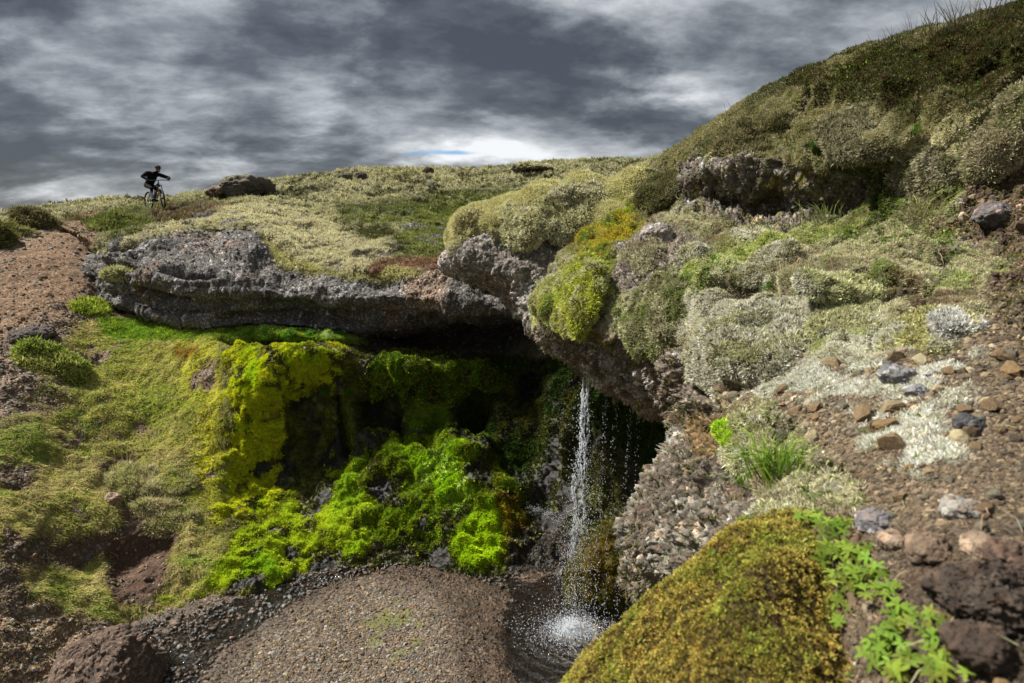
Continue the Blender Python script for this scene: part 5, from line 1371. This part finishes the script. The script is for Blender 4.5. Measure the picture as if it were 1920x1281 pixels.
def leaf_mesh(name, leaves, mat='leaf'):
    """leaves: list of (base, direction, up, length, width, colour, lobes)"""
    V, Fc, C = [], [], []
    for (b, d, u, L, w, c, lob) in leaves:
        b, d, u = Vector(b), Vector(d).normalized(), Vector(u).normalized()
        s_ = d.cross(u).normalized(); u = s_.cross(d).normalized()
        prof = [(0, .04), (.25, .7), (.5, 1.0), (.75, .72), (1, 0.02)]
        k0 = len(V)
        for t, q_ in prof:
            bend = -0.35 * t * t * L
            m = b + d * (L * t) + u * (bend + 0.0)
            for sg in (-1, 0, 1):
                V.append(m + s_ * (sg * w * q_ * 0.5) + u * (0.12 * w * abs(sg) * q_)); C.append([x * (1.0 if sg else 0.82) for x in c])
        for r in range(len(prof) - 1):
            for e in range(2):
                a = k0 + r * 3 + e
                Fc.append((a, a + 1, a + 4)); Fc.append((a, a + 4, a + 3))
    return raw_mesh(name, np.array(V), np.array(Fc), {'Col': np.array(C)}, MAT[mat], smooth=True)


def leafy_plant(px, py, r, label, col, names=('N1',), stems=6, fingers=5, group=None, name='leafy_plant', h=0.6, cat='plant'):
    """a low plant whose stems each end in a hand of narrow leaflets"""
    p, nn, d = hit(px, py, names)
    rd = random.Random(int(px * 7 + py))
    root = bpy.data.objects.new(name, None); root.location = p; link(root, label=label, cat=cat, group=group)
    nv = Vector(nn); up = (nv + Vector((0, 0, 0.7))).normalized(); t = up.orthogonal().normalized(); b = up.cross(t)
    leaves, st = [], []
    for i in range(stems):
        a = rd.random() * 6.28; o = (t * math.cos(a) + b * math.sin(a)) * r * rd.uniform(0.1, 1.0)
        top = o + up * r * h * rd.uniform(0.5, 1.2)
        st.append((Vector((0, 0, 0)) + o * 0.25, top))
        face = (up + Vector([rd.uniform(-.5, .5) for _ in range(3)]) + Vector((0, -0.45, 0))).normalized()
        ft = face.orthogonal().normalized(); fb = face.cross(ft)
        cv = rd.uniform(0.55, 1.35); c = [col[k] * cv * rd.uniform(0.85, 1.15) for k in range(3)]
        for f in range(fingers):
            an = (f / fingers) * 5.2 + rd.random() * 0.3 + i
            dd = ft * math.cos(an) + fb * math.sin(an) + face * 0.25
            leaves.append((top, dd, face, r * rd.uniform(0.38, 0.55), r * 0.17, c, 0))
    lf = bpy.data.objects.new('foliage', leaf_mesh('foliage', leaves)); link(lf, parent=root)
    V, Fc = [], []
    for a, c in st:
        k0 = len(V); ax = (c - a).normalized(); e1 = ax.orthogonal().normalized(); e2 = ax.cross(e1)
        for m, rr in ((a, r * .022), (c, r * .014)):
            for j in range(4):
                an = j * math.pi / 2; V.append(m + (e1 * math.cos(an) + e2 * math.sin(an)) * rr)
        for j in range(4): Fc.append((k0 + j, k0 + (j + 1) % 4, k0 + 4 + (j + 1) % 4, k0 + 4 + j))
    sm = bpy.data.objects.new('stem', raw_mesh('stem', np.array(V), np.array(Fc), {'Col': np.tile(np.array([.16, .15, .05]), (len(V), 1))}, MAT['leaf']))
    link(sm, parent=root)
    return root


LB = (.24, .34, .055)
pls = [(1525, 985, .034, 'topmost bright leafy plant of the foreground row'), (1570, 1000, .030, 'bright leafy plant right of the topmost one, against the gravel'),
       (1560, 1045, .036, 'third bright leafy plant down the foreground row'), (1600, 1060, .034, 'bright leafy plant with long leaflets against the tan stone'),
       (1590, 1100, .040, 'large bright leafy plant in the middle of the foreground row'), (1640, 1085, .032, 'bright leafy plant reaching out over the brown gravel'),
       (1655, 1120, .028, 'small leafy plant at the right side of the middle of the row'), (1575, 1150, .028, 'pale leafy plant under the middle one beside the gold moss'),
       (1680, 1175, .032, 'bright leafy plant low in the row beside the dark clod'), (1660, 1225, .036, 'large leafy plant near the bottom edge of the picture'),
       (1745, 1190, .026, 'lone star shaped leafy plant in front of the dark clod'), (1710, 1255, .034, 'leafy plant at the bottom edge below the dark clod'),
       (1770, 1262, .030, 'rightmost leafy plant at the bottom edge')]
for x, y, r, l in pls:
    leafy_plant(x, y, r * 1.6, l, LB, ('N1', 'FG'), stems=12)
leafy_plant(1480, 1180, .020, 'tiny leafy plant alone in the gold moss', LB, ('FG',), stems=3)
leafy_plant(1345, 1040, .022, 'small green sprig at the upper edge of the gold moss bank', (.18, .34, .05), ('FG',), stems=3)
leafy_plant(1300, 1150, .022, 'blue green sprig in the middle of the gold moss bank', (.10, .22, .09), ('FG',), stems=3, fingers=3)
leafy_plant(1310, 1230, .020, 'dark green sprig low in the gold moss bank', (.07, .20, .08), ('FG',), stems=3, fingers=3)
leafy_plant(1405, 975, .030, 'blue green sprig of paired leaves between rock and gold moss', (.12, .24, .10), ('N1', 'FG'), stems=4, fingers=4)
leafy_plant(1525, 930, .030, 'broad leaved green sprig on the pale moss cushion', (.15, .27, .08), ('N1',), stems=4, fingers=3)
leafy_plant(1620, 815, .026, 'small green sprig in the middle of the pale lichen', (.15, .26, .08), ('N1',), stems=3, fingers=3)
leafy_plant(1190, 630, .07, 'bright green sprig in the dark gap under the round hummock', (0.093, 0.166, 0.021), ('N1',), stems=4, fingers=4)
leafy_plant(1290, 520, .07, 'bright green leafy clump on the yellow green band', (0.105, 0.172, 0.028), ('N1',), stems=6)
leafy_plant(1385, 475, .06, 'leafy clump at the upper side of the yellow green band', (0.124, 0.177, 0.035), ('N1',), stems=6)
leafy_plant(1440, 535, .05, 'leafy clump hanging before the dark hollow above the largest cushion', (0.081, 0.156, 0.021), ('N1',), stems=5)
leafy_plant(1765, 365, .07, 'pale leafy sprig below the mounds at the soil bank', (0.174, 0.198, 0.070), ('N1',), stems=7)
leafy_plant(1640, 420, .06, 'green leafy clump in the dark moss right of the rock band', (0.081, 0.140, 0.021), ('N1',), stems=6)
leafy_plant(1375, 270, .10, 'dark green leafy clump under the dull green hummock', (0.043, 0.099, 0.014), ('N1',), stems=7)
leafy_plant(1530, 275, .09, 'round leaved green plant at the right of the rock band top', (0.050, 0.114, 0.014), ('N1',), stems=7)
leafy_plant(1600, 300, .07, 'green leafy clump beneath the pale mound', (0.056, 0.114, 0.014), ('N1',), stems=6)
leafy_plant(1722, 248, .06, 'small green plant in the dark shrub above the soil bank', (0.062, 0.125, 0.014), ('N1',), stems=6)
leafy_plant(1105, 440, .12, 'green leafy clump on the gold shoulder', (0.087, 0.146, 0.021), ('N1', 'N2'), stems=7)

# white flowered plants on the shelf under the cliff
fl_lab = ['leftmost of six on the green shelf under the cliff', 'second from the left on the green shelf', 'third from the left on the green shelf',
          'fourth from the left on the green shelf', 'fifth from the left on the green shelf', 'rightmost on the green shelf near its dark end']
pet = m_plain('petals', (.85, .85, .80), 0.6); vio = m_plain('violet_petals', (.30, .14, .62), 0.6)


def flower_heads(parent, pts, r, mat, name='flower_head'):
    for c in pts:
        V = [Vector(c)]; Fc = []
        for j in range(10):
            a = j * math.pi / 5; rr = r * (1.0 if j % 2 == 0 else 0.55)
            V.append(Vector(c) + Vector((math.cos(a) * rr, -0.25 * rr * math.sin(a), math.sin(a) * rr)))
        for j in range(10): Fc.append((0, 1 + j, 1 + (j + 1) % 10))
        link(bpy.data.objects.new(name, raw_mesh(name, np.array(V), np.array(Fc), None, mat)), parent=parent)


for i, x in enumerate((500, 545, 580, 612, 640, 688)):
    y = 626 + (i % 2) * 6
    o = leafy_plant(x, y, .15, 'white flowered plant, ' + fl_lab[i], (.10, .26, .03), ('LW',), stems=9, fingers=4, name='flowering_plant')
    rd = random.Random(i)
    flower_heads(o, [(rd.uniform(-.2, .2), rd.uniform(-.16, -.05), rd.uniform(.08, .2)) for _ in range(7)], .012, pet)
for i, (x, y) in enumerate(((470, 622), (730, 632), (905, 632), (940, 625), (610, 738), (655, 735))):
    l = ['green leafy plant at the left part of the shelf', 'green leafy plant alone in the dark right of the shelf', 'dim green plant under the bluff at the back of the cave', 'second dim green plant at the back of the cave, nearer the bluff',
         'leafy plant on the step above the dark recess', 'leafy plant right of the step above the dark recess'][i]
    leafy_plant(x, y, .13, l, (.09, .26, .02), ('LW',), stems=8, fingers=4)
o = leafy_plant(1736, 712, .016, 'tiny violet flower on the near brown gravel', (.12, .18, .05), ('N1',), stems=2, fingers=3, name='violet_flower', cat='flower')
flower_heads(o, [(0, -.004, .022), (.008, -.006, .027), (-.007, -.004, .026)], .0075, vio)

# ---- waterfall and splash ---------------------------------------------
wf_ = bpy.data.objects.new('waterfall', None)
TOP = Vector(unproj(np.array([1099.]), np.array([702.]), np.array([7.75]))[0]); BOT = Vector(unproj(np.array([1075.]), np.array([1180.]), np.array([7.85]))[0])
wf_.location = BOT
link(wf_, label='thin waterfall breaking into drops in front of the dark cave wall', cat='waterfall')
OV, OF = ico(1)


def drops(name, pts, size, stretch, parent):
    n = len(pts); V = OV[None] * size[:, None, None]; V = V * np.stack([np.ones(n), np.ones(n), stretch], 1)[:, None, :] + pts[:, None, :]
    Fa = (OF[None] + (np.arange(n) * len(OV))[:, None, None]).reshape(-1, 3)
    o = bpy.data.objects.new(name, raw_mesh(name, V.reshape(-1, 3), Fa, None, MAT['spray']))
    link(o, parent=parent); o['kind'] = 'stuff'; return o


def fallpath(t, amp, seed, off):
    z = TOP.z + (BOT.z - TOP.z) * t
    x = TOP.x + (BOT.x - TOP.x) * t + off * (0.35 + 0.65 * np.minimum(t * 2.2, 1))
    q3 = np.stack([t * 0 + seed * 3.3, t * 0, t], 1)
    x = x + amp * (0.3 + t) * fbm(q3, 9, 3, 0.6, seed); y = TOP.y + (BOT.y - TOP.y) * t + amp * fbm(q3, 7, 2, 0.6, seed + 4)
    return np.stack([x, y, z], 1)


loc = np.array(BOT)
strp = []; strs = []; strst = []
for sd, off, t1, wgt in ((1, -0.055, 0.70, 0.8), (2, 0.045, 0.60, 0.8), (3, 0.09, 0.25, 0.4), (5, -0.08, 0.5, 0.4)):
    m = int(800 * t1 * wgt); t = np.sort(rng.random(m)) ** 1.2 * t1
    pth_ = fallpath(t, 0.11, sd, off)
    strp.append(pth_ + rng.normal(size=(m, 3)) * (0.004 + 0.028 * t[:, None])); strs.append(rng.uniform(0.0026, 0.0060, m) * (1.1 - 0.5 * t)); strst.append(rng.uniform(2.5, 8.0, m))
drops('water_strand', np.concatenate(strp) - loc, np.concatenate(strs), np.concatenate(strst), wf_)
m = 3000; t = rng.random(m) ** 0.62
pd = fallpath(t, 0.02, 6, 0.0); pd[:, 0] += rng.normal(size=m) * (0.03 + 0.12 * t) + rng.choice([-0.05, 0.05, 0.0], m); pd[:, 1] += rng.normal(size=m) * (0.03 + 0.10 * t)
drops('water_drops', pd - loc, rng.uniform(0.0020, 0.0048, m) * (1 - 0.2 * t), rng.uniform(1.0, 2.4, m), wf_)
for off, y0, nn_ in ((0.60, 0.10, 260), (0.28, 0.03, 300), (0.42, 0.06, 160), (0.72, 0.14, 90)):
    t = y0 + (1 - y0) * rng.random(nn_); pd = fallpath(t, 0.01, 7, 0.0); pd[:, 0] += off * 0.93 + rng.normal(size=nn_) * 0.02; pd[:, 1] -= off * 0.25
    drops('dripping_drops', pd - loc, rng.uniform(0.002, 0.005, nn_), rng.uniform(1.2, 3, nn_), wf_)
# splash
m = 6500
rr_ = np.abs(rng.normal(size=m)) * 0.27; an = rng.random(m) * 6.283; hz = rng.exponential(0.040, m) * np.exp(-(rr_ / 0.30) ** 2)
ps = np.stack([rr_ * np.cos(an) * 1.25, rr_ * np.sin(an), hz + 0.0], 1); ps[:, 2] += 0.02 - (BOT.z - (FZ - 0.035))
drops('splash_spray', ps, rng.uniform(0.002, 0.0085, m) * (1.2 - np.minimum(rr_ / .5, .7)), rng.uniform(0.8, 1.8, m), wf_)
m = 900; rr_ = rng.uniform(0.0, .75, m); an = rng.random(m) * 6.283
ps = np.stack([rr_ * np.cos(an) * 1.2, rr_ * np.sin(an), rng.exponential(0.12, m)], 1); ps[:, 2] += 0.03 - (BOT.z - (FZ - 0.035))
drops('splash_spray', ps, rng.uniform(0.002, 0.006, m), rng.uniform(0.8, 2.0, m), wf_)
# trickle over the stones behind
p0, p1 = hit(985, 945, ('LW',))[0], hit(1055, 975, ('LW',))[0]
t = rng.random(500)[:, None]; pt = p0 * (1 - t) + p1 * t + rng.normal(size=(500, 3)) * 0.045 + np.array([0, -0.06, 0.03])
tr_ = bpy.data.objects.new('trickle', None); tr_.location = p0; link(tr_, label='small white trickle over dark stones left of the waterfall', cat='trickle')
drops('water_drops', pt - p0, rng.uniform(0.0015, 0.0045, 500), rng.uniform(0.6, 1.2, 500), tr_)

# ================================================================== the cyclist
black = m_plain('black_cloth', (.008, .008, .010), 0.95, spec=0.08)
tyre_m = m_plain('tyre_rubber', (.014, .014, .015), 0.8)
frame_m = m_plain('frame_paint', (.02, .02, .025), 0.35)
orange_m = m_plain('fork_decal', (.55, .30, .06), 0.5)
alu = m_plain('alloy', (.35, .36, .38), 0.35, 0.8)
helmet_m = m_plain('helmet_shell', (.008, .010, .020), 0.8, spec=0.15)
skin_m = m_plain('skin', (.20, .11, .075), 0.6)
sock_m = m_plain('sock', (.50, .58, .70), 0.9)
pack_m = m_plain('backpack_cloth', (.02, .06, .05), 0.9)


class MB:
    def __init__(s): s.V = []; s.F = []
    def tube(s, a, b, r0, r1=None, n=10, cap=True):
        a, b = Vector(a), Vector(b); r1 = r0 if r1 is None else r1
        ax = (b - a).normalized(); e1 = ax.orthogonal().normalized(); e2 = ax.cross(e1); k = len(s.V)
        rings = [(a, r0), (b, r1)]
        if cap: rings = [(a - ax * r0 * 0.75, r0 * 0.3), (a - ax * r0 * 0.45, r0 * 0.8), (a, r0), (b, r1), (b + ax * r1 * 0.45, r1 * 0.8), (b + ax * r1 * 0.75, r1 * 0.3)]
        for c, r in rings:
            for j in range(n):
                t = 2 * math.pi * j / n; s.V.append(c + (e1 * math.cos(t) + e2 * math.sin(t)) * r)
        for q_ in range(len(rings) - 1):
            for j in range(n):
                s.F.append((k + q_ * n + j, k + q_ * n + (j + 1) % n, k + (q_ + 1) * n + (j + 1) % n, k + (q_ + 1) * n + j))
        if cap:
            s.F.append(tuple(k + j for j in range(n))[::-1]); s.F.append(tuple(k + (len(rings) - 1) * n + j for j in range(n)))
        return s
    def torus(s, c, R_, r, nR=48, nr=8, axis='X'):
        c = Vector(c); k = len(s.V)
        for i in range(nR):
            a = 2 * math.pi * i / nR
            for j in range(nr):
                b = 2 * math.pi * j / nr; rr = R_ + r * math.cos(b)
                s.V.append(c + Vector((r * math.sin(b), rr * math.cos(a), rr * math.sin(a))))
        for i in range(nR):
            for j in range(nr):
                s.F.append((k + i * nr + j, k + ((i + 1) % nR) * nr + j, k + ((i + 1) % nR) * nr + (j + 1) % nr, k + i * nr + (j + 1) % nr))
        return s
    def ell(s, c, rx, ry, rz, n=14, zmin=-1.0):
        c = Vector(c); k = len(s.V); m = n
        for i in range(m + 1):
            ph = math.pi * i / m
            for j in range(2 * n):
                th = math.pi * j / n
                z_ = max(math.cos(ph), zmin)
                s.V.append(c + Vector((rx * math.sin(ph) * math.cos(th), ry * math.sin(ph) * math.sin(th), rz * z_)))
        for i in range(m):
            for j in range(2 * n):
                s.F.append((k + i * 2 * n + j, k + (i + 1) * 2 * n + j, k + (i + 1) * 2 * n + (j + 1) % (2 * n), k + i * 2 * n + (j + 1) % (2 * n)))
        return s
    def build(s, name, mat, parent=None, rot=None, piv=None):
        me = bpy.data.meshes.new(name); V = s.V
        if rot is not None:
            M = Matrix.Rotation(rot[0], 3, Vector(rot[1])); V = [M @ (v - Vector(piv)) + Vector(piv) for v in V]
        me.from_pydata([v[:] for v in V], [], s.F); me.update()
        for p_ in me.polygons: p_.use_smooth = True
        me.materials.append(mat)
        o = bpy.data.objects.new(name, me); COL.objects.link(o); o.parent = parent
        return o


gp, gn, gd_ = hit(296, 391, ('H',))
heading = math.atan2(-0.40, -0.92) + 0.0
BIKE_D = float(gp[1])
SC = 72.0 / F * gd_ / 1.74
bike = bpy.data.objects.new('mountain_bike', None); bike.location = gp + np.array([0, 0, 0.01])
yaw = math.atan2(-0.40, -0.92)            # local +Y (forward) points towards the viewer and to the right
yaw = math.radians(180 + 53)
bike.rotation_euler = (R(3), R(-3), yaw); bike.scale = (SC, SC, SC)
link(bike, label='black mountain bike under the rider on the mossy slope', cat='bicycle')
RH, FH, BB, HT, HB = (0, -.60, .37), (0, .58, .37), (0, -.14, .34), (0, .30, .98), (0, .36, .78)
ST = (0, -.30, .80)
steer = (R(-16), (0, -.42, 1.0), HT)       # bars and front wheel turned a little


def wheel(h, st=None):
    w_ = bpy.data.objects.new('wheel', None); COL.objects.link(w_); w_.parent = bike
    kw = dict(rot=(st[0], st[1]), piv=st[2]) if st else {}
    MB().torus(h, .342, .030).build('tyre', tyre_m, w_, **kw)
    MB().torus(h, .305, .012, nr=6).build('rim', tyre_m, w_, **kw)
    m_ = MB(); hv = Vector(h)
    for i in range(16):
        a = i * math.pi / 8; m_.tube(hv, hv + Vector((0, math.cos(a), math.sin(a))) * .30, .0022, n=4, cap=False)
    m_.build('spokes', alu, w_, **kw)
    MB().tube(hv - Vector((.05, 0, 0)), hv + Vector((.05, 0, 0)), .028).build('hub', frame_m, w_, **kw)
    MB().torus(hv + Vector((-.04, 0, 0)), .08, .006, nR=24, nr=4).build('brake_disc', alu, w_, **kw)


wheel(RH); wheel(FH, steer)
f = MB(); f.tube(BB, (0, .27, .88), .032).tube(ST, (0, .26, .94), .024).tube(BB, ST, .022).tube(HT, (0, .36, .84), .03)
for sx in (-1, 1):
    f.tube((sx * .04, -.14, .36), (sx * .06, -.60, .37), .015).tube((sx * .03, -.27, .72), (sx * .06, -.60, .37), .012)
f.tube((0, -.10, .50), (0, -.02, .74), .02)
f.build('frame', frame_m, bike)
kw = dict(rot=(steer[0], steer[1]), piv=steer[2])
fk = MB()
for sx in (-1, 1): fk.tube((sx * .065, .58, .37), (sx * .065, .46, .66), .026)
fk.tube((-.065, .46, .72), (.065, .46, .72), .022).build('fork', orange_m, bike, **kw)
st_ = MB()
for sx in (-1, 1): st_.tube((sx * .065, .46, .66), (sx * .065, .39, .86), .016)
st_.tube((-.07, .385, .87), (.07, .385, .87), .022).tube((0, .385, .87), (0, .33, 1.0), .02).build('fork_crown', frame_m, bike, **kw)
MB().tube((0, .33, 1.02), (0, .39, 1.05), .02).tube((-.38, .36, 1.07), (.38, .36, 1.07), .014).build('handlebar', frame_m, bike, **kw)
for sx in (-1, 1):
    MB().tube((sx * .30, .37, 1.07), (sx * .40, .36, 1.07), .021).build('grip', tyre_m, bike, **kw)
    MB().tube((sx * .24, .42, 1.06), (sx * .34, .46, 1.05), .007, n=6).build('brake_lever', frame_m, bike, **kw)
MB().ell((0, -.36, .87), .065, .14, .03).build('saddle', tyre_m, bike)
MB().tube(ST, (0, -.34, .86), .014).build('seatpost', frame_m, bike)
MB().torus((.055, -.14, .34), .085, .008, nR=24, nr=4).build('chainring', alu, bike)
for sx, dy in ((1, .17), (-1, -.17)):
    MB().tube((sx * .07, -.14, .34), (sx * .08, -.14 + dy, .33), .013).build('crank', frame_m, bike)
    MB().tube((sx * .09, -.14 + dy, .33), (sx * .18, -.14 + dy, .33), .02, n=6).build('pedal', frame_m, bike)

# rider, one continuous body (remeshed), pose: out of the saddle, elbows wide, head over the bars looking down the slope
stM = Matrix.Rotation(steer[0], 3, Vector(steer[1]))


def sv(p): return stM @ (Vector(p) - Vector(HT)) + Vector(HT)


lean = Vector((.05, 0, 0))
hipc = Vector((.03, -.42, .97)); chest = Vector((.06, -.02, 1.27)); neck = Vector((.03, .16, 1.38)); head = Vector((-.02, .30, 1.50))
b_ = MB()
b_.tube(hipc + Vector((-.07, 0, 0)), hipc + Vector((.07, 0, 0)), .125, n=16)
b_.tube(hipc, (hipc + chest) / 2, .150, .160, n=16).tube((hipc + chest) / 2, chest, .165, .175, n=16)
b_.tube(chest + Vector((-.12, .02, .03)), chest + Vector((.12, .02, .03)), .105, n=16).tube(chest, neck, .10, .062, n=14).tube(neck, head - Vector((0, 0, .05)), .060, .065, n=12)
b_.ell(head, .078, .098, .118).tube(head + Vector((0, .095, -.01)), head + Vector((0, .125, -.035)), .012, .014, n=8).ell(head + Vector((0, .055, -.085)), .045, .045, .035)
for sx in (-1, 1):
    b_.ell(head + Vector((sx * .08, 0, -.02)), .014, .022, .032, n=8)
    sh_ = chest + Vector((sx * .19, .04, .07)); hand = sv((sx * .35, .365, 1.085)); el = Vector((.46, .06, 1.19)) if sx > 0 else Vector((-.49, .12, 1.24))
    b_.tube(chest + Vector((sx * .08, .02, .06)), sh_, .105, .088, n=14).tube(sh_, el, .082, .062, n=14).tube(el, hand, .060, .036, n=14)
    b_.tube(hand + Vector((-.02, 0, .005)), hand + Vector((.02, 0, .005)), .034, n=10)
    for i in range(4):
        fx_2 = hand + Vector((-.036 + .024 * i, .02, .01)); b_.tube(fx_2, fx_2 + Vector((0, .03, -.012)), .0105, n=6); b_.tube(fx_2 + Vector((0, .03, -.012)), fx_2 + Vector((0, .018, -.045)), .0100, n=6)
    th_ = hand + Vector((-sx * .04, -.01, 0)); b_.tube(th_, th_ + Vector((-sx * .012, .02, -.035)), .011, n=6)
    hp = hipc + Vector((sx * .10, 0, -.03)); dy = .17 * sx
    foot = Vector((sx * .135, -.14 + dy, .36)); ank = foot + Vector((0, -.05, .09)); kn = Vector((sx * .20, .10 + .07 * sx, .72 + .04 * sx))
    b_.tube(hp, kn, .095, .060, n=16).tube(kn, kn + (ank - kn) * .35, .058, .058, n=14).tube(kn + (ank - kn) * .35, ank, .058, .036, n=14)
    b_.tube(foot + Vector((0, -.09, .03)), foot + Vector((0, .12, .015)), .042, .034, n=10)
body = b_.build('person', black, None)
rm = body.modifiers.new('r', 'REMESH'); rm.mode = 'VOXEL'; rm.voxel_size = 0.0085; rm.use_smooth_shade = True
sm_ = body.modifiers.new('s', 'SMOOTH'); sm_.iterations = 4; sm_.factor = 0.5
dg = bpy.context.evaluated_depsgraph_get(); me2 = bpy.data.meshes.new_from_object(body.evaluated_get(dg)); body.modifiers.clear(); body.data = me2; me2.name = 'person'
me2.materials.clear()
for m_ in (black, skin_m, sock_m): me2.materials.append(m_)
for p_ in me2.polygons:
    c = p_.center; k = 0
    if (c - head).length < .16 and c.z > neck.z + .03: k = 1
    if c.z < .44: k = 0
    elif c.z < .60: k = 2
    elif c.z < .66 and c.z >= .60: k = 1
    p_.material_index = k; p_.use_smooth = True
body.name = 'person'
body.location = bike.location; body.rotation_euler = bike.rotation_euler; body.scale = bike.scale

body['label'] = 'cyclist in black clothes and helmet riding down the mossy slope with elbows out'; body['category'] = 'person'
hm = MB(); hm.ell(head + Vector((0, -.012, .045)), .102, .135, .10, zmin=-0.25).ell(head + Vector((0, .12, .045)), .07, .05, .012)
hm.build('helmet', helmet_m, body, rot=(R(-14), (1, 0, 0)), piv=head)
bp_ = MB(); mid_ = (hipc + chest) / 2
bp_.ell(mid_ + Vector((.0, -.03, .17)), .13, .19, .09).build('backpack', pack_m, body, rot=(R(36), (1, 0, 0)), piv=mid_ + Vector((0, -.03, .17)))
for sx in (-1, 1):
    dy = .17 * sx; ft = Vector((sx * .135, -.14 + dy, .36))
    MB().tube(ft + Vector((0, -.10, .025)), ft + Vector((0, .13, .01)), .050, .042, n=12).build('shoe', tyre_m, body)
